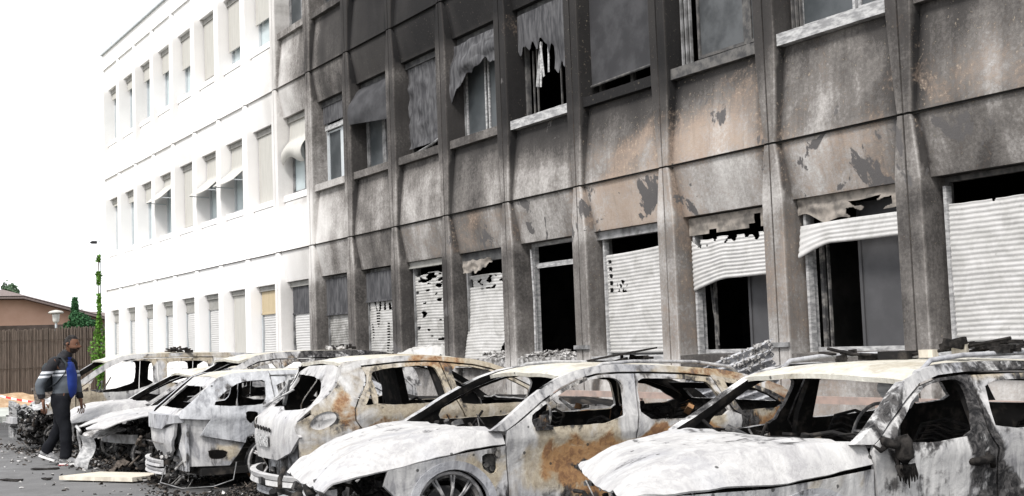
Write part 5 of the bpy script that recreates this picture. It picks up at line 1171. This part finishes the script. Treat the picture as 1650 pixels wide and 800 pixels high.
for i in range(3):
    (ya, za), (yb, zb) = roofl[i], roofl[i+1]
    for k in range(rows):
        t0, t1 = k/rows, (k+1)/rows; b = len(V)
        for (y) in (ya, yb):
            zz = interp(y, prof); 
            for t, dz in ((t0, .035), (t1, .045), (t1, .01)): V.append((.5-5*t, y, zz+.10+.52*t+dz))
        F += [(b, b+3, b+4, b+1), (b+1, b+4, b+5, b+2)]
o = mesh('roof_tiles', V, F, 'tile', hs); o['kind'] = 'stuff'
mb = MB(); mb.box(.02, .10, -14, 10, 0, 2.75); mb.build('dark_plinth_hedge_screen', 'eaves', hs) if 0 else None
mb = MB(); mb.box(.3, 1.6, -13, 9, 2.70, 2.86); mb.box(1.5, 1.6, -13, 9, 0, 2.7); mb.build('shed_canopy', 'eaves', hs)

def leaves(name, pts_fn, n, size, mat, parent, seed, **kw):
    r = random.Random(seed); V = []; F = []
    for i in range(n):
        p, s_, up = pts_fn(r); s = size*s_*r.uniform(.6, 1.3)
        a = Vector((r.uniform(-1, 1), r.uniform(-1, 1), r.uniform(-.6, .6))).normalized(); b = a.cross(Vector((r.uniform(-1, 1), r.uniform(-1, 1), r.uniform(-1, 1)))).normalized()
        p = Vector(p); k = len(V); V += [p-a*s*.5, p+b*s*.32+a*s*.05, p+a*s*.6-Vector((0, 0, .12*s)), p-b*s*.32+a*s*.05]; F.append((k, k+1, k+2, k+3))
    o = mesh(name, V, F, mat, parent); return o
con = empty('conifer', (-44, .25, 0), label='small dark green conifer standing between the reed fence and the peach building', cat='tree')
mb = MB(); mb.tube([(0, 0, 0), (.02, .03, 1.6), (0, .06, 3.3)], [.07, .05, .015], 8); mb.build('trunk', 'bark', con)
def cpt(r):
    t = r.random()**.75; z = 3.5-2.9*t; w = .10+.62*t**.9
    if t < .28: w = .10+.10*math.sin(t*20)**2
    lay = .75+.25*math.sin(z*9); a = r.uniform(0, 6.283); q = w*lay*(r.random()**.45)*(1+.25*math.sin(a*3+z*2)); return (math.cos(a)*q, math.sin(a)*q+.05, z-.12*q), 1, 0
leaves('crown', cpt, 7000, .095, 'conifer_leaf', con, 4)
con2 = empty('broad_shrub', (-43.2, .30, 0), label='rounded green shrub at the foot of the conifer, just above the fence', cat='shrub')
mb = MB(); [mb.tube([(0, 0, 0), (.2*math.cos(a), .2*math.sin(a), 1.2), (.4*math.cos(a), .4*math.sin(a), 2.2)], [.03, .02, .01], 6) for a in (0, 2, 4)]; mb.build('stem', 'bark', con2)
def spt(r):
    a = r.uniform(0, 6.283); e = math.asin(r.uniform(-1, 1)); q = r.random()**.35
    k = .58*(1+.28*noise.noise(Vector((math.cos(a)*2, math.sin(a)*2, e*2)))); return (k*q*math.cos(a)*math.cos(e), 1.05*k*q*math.sin(a)*math.cos(e), 2.38+.85*k*q*math.sin(e)*(1 if e < 0 else 1.25-.6*abs(math.sin(a))*math.cos(e))), 1, 0
leaves('crown', spt, 4500, .085, 'conifer_leaf', con2, 5)
tr = empty('far_tree', (-75, 3.35, 0), label='distant tree top showing above the peach building roof at far left', cat='tree')
mb = MB(); mb.tube([(0, 0, 0), (.1, .1, 2.5), (0, 0, 5)], [.22, .16, .05], 8); mb.build('trunk', 'bark', tr)
def tpt(r):
    a = r.uniform(0, 6.283); e = math.asin(r.uniform(-1, 1)); q = r.random()**.4; k = .85*(1+.4*noise.noise(Vector((math.cos(a)*1.6, math.sin(a)*1.6, e*2+3))))
    return (k*q*math.cos(a)*math.cos(e), k*.7*q*math.sin(a)*math.cos(e), 4.9+k*q*math.sin(e)), 1, 0
leaves('crown', tpt, 2600, .17, 'tree_leaf', tr, 6)

# globe-topped lamp in front of the conifer
lp = empty('garden_lamp', (-42.5, -.62, 0), label='white mushroom-shaped garden lamp on a post beside the conifer', cat='lamp')
mb = MB(); mb.tube([(0, 0, 0), (0, 0, 2.62)], .035, 10); mb.build('post', 'alu_clean', lp)
mb = MB(); mb.tube([(0, 0, 2.60), (0, 0, 2.66), (0, 0, 2.86), (0, 0, 2.90)], [.05, .10, .12, .11], 14); mb.build('lamp_body', 'lamp_white', lp, True)
mb = MB(); mb.tube([(0, 0, 2.90), (0, 0, 2.93), (0, 0, 2.98), (0, 0, 3.02)], [.20, .25, .20, .04], 20); mb.build('lamp_cap', 'blind_cream', lp, True)
# pole, camera and climbing plant at the far corner of the building
pl = empty('corner_pole', (-38.86, -.06, 0), label='thin metal pole up the far corner of the white building', cat='pole')
mb = MB(); mb.tube([(0, 0, 0), (0, 0, 5.05)], .018, 8); mb.build('pole', 'alu_clean', pl)
mb = MB(); mb.tube([(0, 0, 4.93), (-.1, -.12, 4.93)], .012, 6); mb.build('arm', 'alu_clean', pl)
sc = empty('security_camera', (-38.96, -.19, 4.90), label='small black security camera on the arm near the far corner of the building', cat='camera')
mb = MB(); mb.box(-.05, .05, -.09, .06, -.035, .045); mb.tube([(0, -.09, 0), (0, -.13, 0)], .03, 10); mb.build('camera_body', 'black_plastic', sc)
vn = empty('climbing_vine', (-38.8, -.12, 0), label='bright green vine climbing the far corner of the white building', cat='plant')
mb = MB(); mb.tube([(.02*math.sin(i*1.3), .02*math.cos(i), .0+i*.4) for i in range(12)], [.025]*6+[.015]*6, 6); mb.build('stem', 'bark', vn)
def vpt(r):
    z = r.random()**1.6*4.5+.05; w = .045+.09*max(0, noise.noise(Vector((0, 3, z*1.9))))+.03*r.random()
    if z > 3 and noise.noise(Vector((5, 0, z*3))) < -.1: z = r.uniform(.2, 2.3)
    if z < 2.6: w = .06+.36*max(0, 1-abs(z-1.65)/.95)*(.75+.6*noise.noise(Vector((0, 0, z*2.6))))
    a = r.uniform(0, 6.283); q = w*r.random()**.6; return (math.cos(a)*q*.7, math.sin(a)*q, z), 1, 0
leaves('foliage', vpt, 3300, .085, 'vine_leaf', vn, 8)
# barrier tape sagging across the far pavement
tp = empty('barrier_tape', (-36, -3, 0), label='red and white barrier tape sagging in front of the soil heap', cat='tape')
pts = [Vector(lerp(-4.2, 5.2, i/26)*Vector((1, 0, 0))+Vector((0, lerp(-.9, 1.1, i/26), .86-.55*i/26-.22*math.sin(math.pi*i/26)))) for i in range(27)]
for i in range(26):
    a, b = pts[i], pts[i+1]; mb = MB(); mb.add([a, b, b+Vector((0, .004, .05)), a+Vector((0, .004, .05)), a+Vector((0, .006, 0)), b+Vector((0, .006, 0)), b+Vector((0, .01, .05)), a+Vector((0, .01, .05))], [(0, 1, 2, 3), (7, 6, 5, 4), (0, 3, 7, 4), (1, 5, 6, 2), (3, 2, 6, 7), (0, 4, 5, 1)])
    mb.build('tape_stripe', ('tape_red', 'tape_white')[i % 2], tp)
mb = MB(); mb.tube([(-4.2, -.9, 0), (-4.2, -.9, .98)], .02, 8); mb.build('stake', 'post', tp); mb = MB(); mb.tube([(5.2, 1.1, 0), (5.2, 1.1, .42)], .02, 8); mb.build('stake', 'post', tp)
# small things left on the roof edge
vt = empty('roof_antenna', (-38.2, .2, Z0+3*FH+.53), label='short antenna mast on the far roof corner', cat='antenna')
mb = MB(); mb.tube([(0, 0, 0), (0, 0, .35)], .015, 6); mb.build('mast', 'alu_clean', vt); mb = MB(); mb.tube([(-.1, 0, .28), (.12, 0, .30)], .01, 6); mb.build('crossbar', 'alu_clean', vt)

# ------------------------------------------------------------------ loose things around the cars
rl = empty('guard_rail', (-10, -.34, 0), label='low scorched pink guard rail along the foot of the facade behind the cars', cat='railing')
mb = MB(); mb.box(-4.2, 5.6, -.02, .02, .76, .83); mb.build('top_rail', 'pinkrail', rl)
mb = MB(); mb.box(-4.2, 5.6, -.018, .018, .42, .47); mb.build('lower_rail', 'pinkrail', rl)
for i in range(9):
    mb = MB(); mb.box(-4.2+i*1.2, -4.15+i*1.2, -.022, .022, 0, .758); mb.build('rail_post', 'pinkrail', rl)

cs = empty('corrugated_sheet', (-9.7, -.55, 0), label='fallen corrugated metal sheet with peeling white ash leaning behind the middle car', cat='metal sheet')
def corr(u, v):
    x = lerp(-.85, .52, u); zt = .98+.42*u**.8; z = lerp(.55, zt, v)
    return (x+.04*v, -.05-.10*v+.022*math.sin((z-.25*x)*75)+.03*nz(u*3, v*3, 1), z)
o = surf('sheet', corr, 50, 70, .004, ['grey_metal', 'inner'], cs.parent or cs, lambda a, b: (0, .35 if a < .55 else .0, .0))
mb = MB(); r = random.Random(12)
for i in range(210):
    u = min(.99, max(.3, r.gauss(.78, .17))); v = r.uniform(.45, 1); p = Vector(corr(u, v)); s = r.uniform(.006, .022)
    q = [p+Vector((math.cos(a)*s*r.uniform(.6, 1.2), -.016-.012*r.random(), math.sin(a)*s*r.uniform(.6, 1.2))) for a in (0, 1.2, 2.5, 3.8, 5)]
    mb.add(q+[x+Vector((0, .012, 0)) for x in q], [(0, 1, 2, 3, 4), (9, 8, 7, 6, 5)]+[(i_, (i_+1) % 5, (i_+1) % 5+5, i_+5) for i_ in range(5)])
mb.build('peeling_flakes', 'ash', cs)['kind'] = 'stuff'

def debris_frame(name, label, loc, yaw, parts, cat='debris'):
    e = empty(name, loc, yaw, label=label, cat=cat)
    for nm, mat, fn in parts:
        mb = MB(); fn(mb); mb.build(nm, mat, e)
    return e
def wr(mb, x0, x1, n, sd, zz=.10, yy=.12):
    r = random.Random(sd)
    for i in range(n):
        x = r.uniform(x0, x1); mb.obox((x, r.uniform(-yy, yy), r.uniform(.012, zz)), (r.uniform(.05, .2), r.uniform(.02, .06), r.uniform(.012, .05)), Matrix.Rotation(r.uniform(-.6, .6), 3, 'Z') @ Matrix.Rotation(r.uniform(-.3, .3), 3, 'Y'))
debris_frame('charred_roof_frame', 'long charred window frame fallen on the roof of the nearest car', (-5.72, -2.72, 1.238), .12, [
    ('charred_bar', 'char', lambda m: (m.tube([(-.62, .02, .09), (-.4, 0, .05), (-.05, .0, .035), (.35, .02, .07), (.75, 0, .13)], .012, 6))),
    ('burnt_block', 'char', lambda m: wr(m, -.55, -.25, 7, 1, .07)), ('burnt_block', 'inner', lambda m: m.box(-.16, .06, -.06, .06, .0, .065)),
    ('burnt_block', 'inner_grey', lambda m: wr(m, -.5, .1, 5, 2, .04)), ('burnt_block', 'char', lambda m: wr(m, .30, .75, 14, 3, .12)),
    ('pale_chunk', 'plank', lambda m: m.obox((.42, -.02, .07), (.09, .06, .07), Matrix.Rotation(.3, 3, 'Z'))), ('pale_chunk', 'plank', lambda m: m.obox((.18, .0, .045), (.12, .05, .05), Matrix.Rotation(-.2, 3, 'Z')))])
debris_frame('charred_flap', 'flat black burnt sheet propped on the roof of the middle rusty car', (-9.25, -2.45, 1.235), .25, [
    ('flap', 'char', lambda m: m.add([(-.35, -.1, .02), (.3, -.12, .10), (.36, .12, .13), (-.2, .16, .07), (-.35, -.1, .005), (.3, -.12, .085), (.36, .12, .115), (-.2, .16, .055)], [(0, 1, 2, 3), (7, 6, 5, 4), (0, 4, 5, 1), (1, 5, 6, 2), (2, 6, 7, 3), (3, 7, 4, 0)])),
    ('prop', 'char', lambda m: (m.tube([(.05, 0, 0), (.05, 0, .08)], .015, 6), wr(m, .05, .35, 6, 5, .04)))])
debris_frame('charred_scraps', 'tangle of charred scraps on the roof of the far van', (-21.2, -2.9, 1.47), .1, [
    ('scrap', 'char', lambda m: wr(m, -.42, .42, 16, 6, .09)), ('scrap', 'char_brown', lambda m: wr(m, -.35, .38, 8, 7, .10))])
debris_frame('charred_scraps', 'few burnt scraps on the long dark roof of the estate', (-16.6, -1.9, 1.44), .1, [
    ('scrap', 'char', lambda m: wr(m, -.2, .3, 7, 8, .05)), ('scrap', 'ash', lambda m: wr(m, -.4, .2, 5, 9, .04))])
pk = MB(); pk.add([(-.62, -.30, .02), (.55, -.40, .02), (.72, .06, .02), (-.5, .26, .02), (-.62, -.30, .065), (.55, -.40, .07), (.72, .06, .07), (-.5, .26, .06)], [(0, 1, 2, 3), (7, 6, 5, 4), (0, 4, 5, 1), (1, 5, 6, 2), (2, 6, 7, 3), (3, 7, 4, 0)])
o = pk.build('board', 'plank', None, loc=(-15.45, -5.34, 0), rz=.62); tag(o, 'pale flat board lying on the asphalt in front of the small hatchback', 'board')
# ash and rubble carpets
def carpet(name, label, regions, mats, n, size, seed):
    mb = MB(); r = random.Random(seed)
    for _ in range(n):
        x0, x1, y0, y1, h = r.choice(regions); x, y = r.uniform(x0, x1), r.uniform(y0, y1)
        if noise.noise(Vector((x*1.3, y*1.3, 2))) < -.12: continue
        scraps(mb, 1, (x, x, y, y, 0, 0), size, r.randint(0, 10**6), mat=r.randint(0, len(mats)-1), zfun=lambda a, b, q: .005+q.random()**2*h)
    o = mesh(name, mb.v, mb.f, mats, None, False, mb.mi); return tag(o, label, name.replace('_', ' '), kind='stuff')
carpet('charred_debris', 'black charred crumbs scattered under and in front of the burnt cars', [(-24, -6, -5.3, -4.2, .04), (-20, -13.5, -5.25, -4.5, .08), (-23, -17, -5.5, -4.7, .06), (-15, -12, -5.3, -4.5, .06), (-13.5, -12.2, -5.6, -4.4, .09)], ['char', 'char', 'char_brown'], 3000, (.008, .040), 21)
carpet('pale_debris', 'pale ash fragments scattered in front of the burnt cars', [(-20, -16.5, -5.5, -4.8, .07), (-16, -12, -5.3, -4.6, .05), (-23.5, -19, -5.8, -5.0, .05), (-26, -8, -6.2, -4.6, .01)], ['ash', 'char_brown', 'ash'], 420, (.015, .06), 22)
carpet('loose_litter', 'few dark scraps lying out on the open asphalt', [(-20, -9, -7.6, -5.4, .004)], ['char', 'char', 'ash'], 130, (.01, .045), 23)
for (x, y, a, L, lb) in ((-16.35, -6.38, .5, .30, 'flat black scrap nearest the left edge of the lot'), (-16.15, -6.02, .2, .16, 'small black scrap on the open asphalt, right of the larger one'), (-17.6, -5.75, .9, .35, 'thin dark strip lying just by the walking man')):
    mb = MB(); mb.obox((0, 0, .012), (L, .10*L/.3, .015), Matrix.Rotation(.05, 3, 'Y')); mb.obox((L*.3, .02, .02), (L*.4, .05, .012), Matrix.Rotation(.4, 3, 'Z')); o = mb.build('black_scrap', 'char', None, loc=(x, y, 0), rz=a); tag(o, lb, 'debris')

# ------------------------------------------------------------------ the walking man
man = empty('person', (-18.23, -5.40, 0), 1.026, label='man in grey, black and blue jacket with backpack walking past the burnt cars', cat='person')
# one continuous body grown over a skeleton
J = {}; vs = []; es = []; rs = []
def j(name, p, r, par=None):
    J[name] = len(vs); vs.append(p); rs.append(r)
    if par: es.append((J[par], J[name]))
j('pelvis', (-.01, 0, .92), (.14, .12)); j('belly', (.04, 0, 1.08), (.15, .13), 'pelvis'); j('chest', (.02, 0, 1.30), (.16, .12), 'belly'); j('neck0', (.035, 0, 1.46), (.065, .065), 'chest'); j('neck1', (.09, 0, 1.56), (.058, .058), 'neck0')
for sd, n_, sh, el, wr_, hd in ((-1, 'r', (-.04, -.20, 1.39), (-.20, -.27, 1.13), (-.19, -.26, .93), (-.165, -.255, .86)), (1, 'l', (.05, .19, 1.39), (.11, .26, 1.12), (.16, .24, .90), (.18, .235, .83))):
    j('sh'+n_, sh, (.06, .06), 'chest'); j('el'+n_, el, (.042, .042), 'sh'+n_); j('wr'+n_, wr_, (.027, .027), 'el'+n_); j('pa'+n_, hd, (.033, .02), 'wr'+n_)
for n_, hp, kn, an in (('r', (-.0, -.09, .86), (.085, -.10, .48), (.07, -.10, .09)), ('l', (-.03, .09, .86), (-.09, .10, .49), (-.27, .10, .19))):
    j('hp'+n_, hp, (.09, .09), 'pelvis'); j('kn'+n_, kn, (.06, .06), 'hp'+n_); j('an'+n_, an, (.04, .04), 'kn'+n_)
me = bpy.data.meshes.new('body'); me.from_pydata(vs, es, []); body = bpy.data.objects.new('body', me); COL.objects.link(body); body.parent = man
md = body.modifiers.new('skin', 'SKIN'); me.materials.append(M['skin'])
for i, r in enumerate(rs): me.skin_vertices[0].data[i].radius = r
me.skin_vertices[0].data[0].use_root = True
sb = body.modifiers.new('sub', 'SUBSURF'); sb.levels = sb.render_levels = 2
# head: sculpted from a lat-long grid; +x is forward
def headpt(u, v):
    a = u*6.28318; e = (v-.5)*3.14159; x, y, z = math.cos(a)*math.cos(e), math.sin(a)*math.cos(e), math.sin(e)
    px, py, pz = .098*x, .076*y, .122*z
    if x > 0: px *= 1+.10*max(0, -z)                         # jaw forward
    if z < -.2: py *= 1-.28*(-z-.2); px += .012
    if x < -.3 and z < -.2: px *= .86                        # nape
    f = max(0, x)**6
    g = lambda cz, w: math.exp(-((z-cz)/w)**2)
    nose_ = max(0, 1-abs(y)/.20)*f*(g(-.20, .13)*.034+g(-.02, .16)*.013)
    px += nose_+f*g(.16, .07)*.008+f*g(-.48, .07)*.010*max(0, 1-abs(y)/.4)+f*g(-.78, .12)*.008
    px -= max(0, x)**3*g(.03, .09)*.010*math.exp(-((abs(y)-.36)/.13)**2)
    return (px, py, pz)
V = []; F = []; mi = []; nu, nv = 40, 30
for i in range(nu):
    for k in range(nv+1): V.append(headpt(i/nu, k/nv))
for i in range(nu):
    for k in range(nv): 
        F.append((i*(nv+1)+k, ((i+1) % nu)*(nv+1)+k, ((i+1) % nu)*(nv+1)+k+1, i*(nv+1)+k+1)); c = (Vector(V[F[-1][0]])+Vector(V[F[-1][2]]))*.5
        z = c.z/.122; x = c.x/.098; y = abs(c.y)/.076
        hair_ = (z > .62-.25*(x < .3)) or (x < .10 and z > -.15) or (x < -.35 and z > -.45); beard_ = x > .12 and z < -.42 and not (x > .8 and -.55 < z < -.46 and y < .3) or (x > .75 and -.42 < z < -.33 and y < .45)
        mi.append(1 if hair_ else (2 if beard_ else 0))
head_o = mesh('head', V, F, ['skin', 'hair', 'beard'], man, True, mi, loc=(.135, 0, 1.645)); head_o.scale = (1.10, 1.08, 1.06); head_o.rotation_euler = (0, .10, -.12)
for sd in (-1, 1):
    mb = MB(); mb.tube([(-.012, sd*.074, .020), (-.016, sd*.088, .006), (-.012, sd*.084, -.022), (-.006, sd*.075, -.034)], [(.014, .007), (.02, .009), (.014, .008), (.006, .005)], 9); mb.build('ear', 'skin', head_o, True)
    mb = MB(); mb.tube([(.078, sd*.029, .004), (.089, sd*.029, .004)], [.011, .004], 8); mb.build('eye', 'shoe_white', head_o, True)
    mb = MB(); mb.tube([(.088, sd*.029, .004), (.0905, sd*.029, .004)], [.005, .004], 8); mb.build('pupil', 'black_plastic', head_o, True)
    mb = MB(); mb.tube([(.090, sd*.012, .021), (.091, sd*.030, .026), (.078, sd*.046, .020)], [.004, .005, .003], 6); mb.build('eyebrow', 'beard', head_o, True)
# hands with palm, four fingers and a thumb
def hand(px, py, pz, sd, curl):
    mb = MB(); P = Vector((px, py, pz))
    mb.tube([P+Vector((0, 0, .05)), P, P+Vector((.006, 0, -.045)), P+Vector((.010, 0, -.085))], [(.026, .022), (.036, .018), (.042, .017), (.038, .014)], 10)
    for i, L in enumerate((.070, .080, .074, .058)):
        b = P+Vector((.036-.024*i, -sd*.004*i, -.080)); c = curl*(1+.15*i)
        mb.tube([b, b+Vector((.004, -sd*.3*L*c, -L*.42)), b+Vector((0, -sd*.75*L*c, -L*.75)), b+Vector((-.006, -sd*1.1*L*c, -L*.92))], [.010, .0095, .0085, .006], 7)
    b = P+Vector((.036, -sd*.006, -.018)); mb.tube([b, b+Vector((.022, -sd*.012, -.026)), b+Vector((.026, -sd*.022, -.055))], [.012, .011, .008], 7)
    return mb.build('hand', 'skin', man, True)
hand(-.165, -.255, .86, -1, .35); hand(.18, .235, .83, 1, .25)
def folds(pts, amp, seed):
    return pts
def garment(name, chains, mats, colf=None, n=22, amp=.010):
    V = []; F = []; mi = []
    for pts in chains:                                        # pts: (centre, rx, ry) along a limb, resampled smoothly
        C_ = [Vector(p[0]) for p in pts]; k = len(C_); m = (k-1)*6; b = len(V); rings = []
        for i in range(m+1):
            t = i/6; a = min(int(t), k-2); q = t-a; p0 = C_[max(a-1, 0)]; p1 = C_[a]; p2 = C_[a+1]; p3 = C_[min(a+2, k-1)]
            c = .5*((2*p1)+(p2-p0)*q+(2*p0-5*p1+4*p2-p3)*q*q+(3*p1-p0-3*p2+p3)*q**3)
            d = (p2-p1).normalized(); rx = lerp(pts[a][1], pts[a+1][1], q); ry = lerp(pts[a][2], pts[a+1][2], q)
            side = Vector((0, 1, 0)); fw = side.cross(d).normalized(); 
            if fw.x < 0: fw = -fw
            side = d.cross(fw).normalized()
            for j_ in range(n):
                an = 6.28318*j_/n; pp = c+fw*math.cos(an)*rx+side*math.sin(an)*ry
                pp += (pp-c).normalized()*amp*(noise.noise(pp*9)+.6*noise.noise(Vector((pp.x*5, pp.y*5, pp.z*24))))
                V.append(pp)
        for i in range(m):
            for j_ in range(n):
                F.append((b+i*n+j_, b+i*n+(j_+1) % n, b+(i+1)*n+(j_+1) % n, b+(i+1)*n+j_)); cc = (V[F[-1][0]]+V[F[-1][2]])*.5; mi.append(colf(cc, pts) if colf else 0)
        F += [tuple(b+x for x in range(n-1, -1, -1)), tuple(b+m*n+x for x in range(n))]; mi += [mi[-1]]*2
    return mesh(name, V, F, mats, man, True, mi)
def jc(c, pts):                      # 0 black, 1 grey, 2 white stripe, 3 blue front
    if c.x > .125-.0*c.z and abs(c.y) < .13 and c.z < 1.46: return 3
    if 1.215 < c.z < 1.245 or 1.265 < c.z < 1.295: return 2
    if c.z > 1.295: return 0
    if c.z < .985: return 0
    return 1
garment('jacket_body', [[((.00, 0, .93), .135, .165), ((.035, 0, 1.04), .158, .175), ((.04, 0, 1.16), .160, .185), ((.025, 0, 1.30), .150, .195), ((.015, 0, 1.40), .125, .19), ((.03, 0, 1.455), .095, .125), ((.065, 0, 1.50), .080, .085), ((.085, 0, 1.55), .074, .078)]], ['jacket_mat'], None, 36, .010)
def sc_(c, pts):
    if 1.20 < c.z < 1.232 or 1.255 < c.z < 1.288: return 2
    if c.z > 1.288 or c.z < .965: return 0
    return 1
garment('sleeve', [[((.0, -.15, 1.43), .06, .06), ((-.05, -.20, 1.385), .078, .072), ((-.12, -.235, 1.27), .070, .064), ((-.20, -.27, 1.13), .060, .056), ((-.205, -.265, 1.03), .056, .052), ((-.185, -.258, .92), .044, .042)]], ['sleeve_mat'], None, 22)
garment('sleeve', [[((.03, .15, 1.43), .06, .06), ((.06, .19, 1.385), .075, .07), ((.085, .225, 1.27), .068, .062), ((.11, .26, 1.12), .058, .055), ((.14, .25, 1.01), .053, .05), ((.165, .24, .89), .042, .04)]], ['sleeve_mat'], None, 22)
garment('trouser_leg', [[((.0, -.06, .965), .135, .10), ((.005, -.085, .84), .125, .105), ((.045, -.10, .66), .100, .092), ((.075, -.10, .48), .084, .078), ((.085, -.10, .28), .078, .068), ((.075, -.10, .09), .080, .062)]], ['trousers'], None, 20, .014)
garment('trouser_leg', [[((-.01, .06, .965), .130, .10), ((-.03, .085, .84), .120, .10), ((-.06, .10, .66), .098, .09), ((-.09, .10, .49), .084, .078), ((-.19, .10, .32), .076, .066), ((-.275, .10, .17), .076, .060)]], ['trousers'], None, 20, .014)
def shoe(ax, ay, az, pitch):
    e = MB(); R = Matrix.Rotation(pitch, 3, 'Y'); T = lambda p: R @ Vector(p)+Vector((ax, ay, az))
    e.tube([T(p) for p in ((-.075, 0, .035), (-.05, 0, .055), (.0, 0, .068), (.06, 0, .060), (.12, 0, .042), (.18, 0, .030), (.215, 0, .024))], [(.020, .030), (.036, .045), (.042, .055), (.044, .045), (.048, .033), (.044, .022), (.022, .012)], 14)
    e.tube([T((-.02, 0, .08)), T((-.015, 0, .12))], [.045, .043], 14)
    o = e.build('shoe', 'shoe', man, True)
    q = MB(); ol = [(-.09, 0), (-.08, .028), (-.02, .036), (.06, .042), (.13, .048), (.19, .040), (.232, .0), (.19, -.040), (.13, -.048), (.06, -.042), (-.02, -.036), (-.08, -.028)]
    v = [T((x, y, -.008+.02*max(0, x-.15)*2)) for x, y in ol]+[T((x*.985, y*.97, .020+.02*max(0, x-.15)*2)) for x, y in ol]; k = len(ol)
    q.add(v, [tuple(range(k-1, -1, -1)), tuple(range(k, 2*k))]+[(i, (i+1) % k, (i+1) % k+k, i+k) for i in range(k)]); q.build('sole', 'shoe_white', o)
    q = MB(); [q.tube([T((x, sd*.047, .028)), T((x+.03, sd*.036, .066))], .004, 5) for x in (.02, .045, .07) for sd in (-1, 1)]; q.build('shoe_stripe', 'shoe_white', o)
    q = MB(); [q.tube([T((.03+.022*i, -.02, .098-.011*i)), T((.035+.022*i, .02, .098-.011*i))], .0045, 5) for i in range(5)]; q.build('lace', 'shoe_white', o)
    return o, T
o1, T1 = shoe(.075, -.10, .010, 0); q = MB(); q.tube([T1((-.09, -.03, -.004)), T1((-.02, -.04, -.004)), T1((.05, -.045, -.004))], .006, 6); q.build('red_sole_edge', 'shoe_red', o1)
shoe(-.285, .10, .098, .34)
# backpack with shoulder straps
bp = empty('backpack', (-18.23, -5.40, 0), 1.026, label='grey backpack worn on the back of the walking man', cat='backpack')
V = []; F = []
def bk(u, v):
    a = u*6.28318; zz = lerp(1.0, 1.40, v); w = .145*(1-.55*abs(2*v-1)**4); d = .085*(1-.5*abs(2*v-1)**3)+.02*math.sin(v*9)
    ca, sa_ = math.cos(a), math.sin(a); s_ = lambda t: math.copysign(abs(t)**.6, t)
    return Vector((-.175-.02*(1-v)+.8*d*s_(ca)+.008*nz(u*8, v*8, 2), w*s_(sa_), zz))
for i in range(24):
    for k in range(17): V.append(bk(i/24, k/16))
F = [(i*17+k, ((i+1) % 24)*17+k, ((i+1) % 24)*17+k+1, i*17+k+1) for i in range(24) for k in range(16)]+[tuple(i*17 for i in range(23, -1, -1)), tuple(i*17+16 for i in range(24))]
mesh('bag', V, F, 'bag', bp, True)
mb = MB(); mb.tube([(-.235, -.09, 1.05), (-.25, 0, 1.08), (-.235, .09, 1.05), (-.235, .09, 1.18), (-.245, 0, 1.20), (-.235, -.09, 1.18)], .03, 8); mb.build('front_pocket', 'bag', bp, True)
for sd in (-1, 1):
    mb = MB(); mb.tube([(-.15, sd*.10, 1.40), (-.06, sd*.125, 1.475), (.04, sd*.135, 1.465), (.115, sd*.14, 1.38), (.10, sd*.165, 1.25), (-.01, sd*.195, 1.12), (-.14, sd*.15, 1.05)], [(.026, .010)]*7, 8); mb.build('shoulder_strap', 'bag', bp, True)
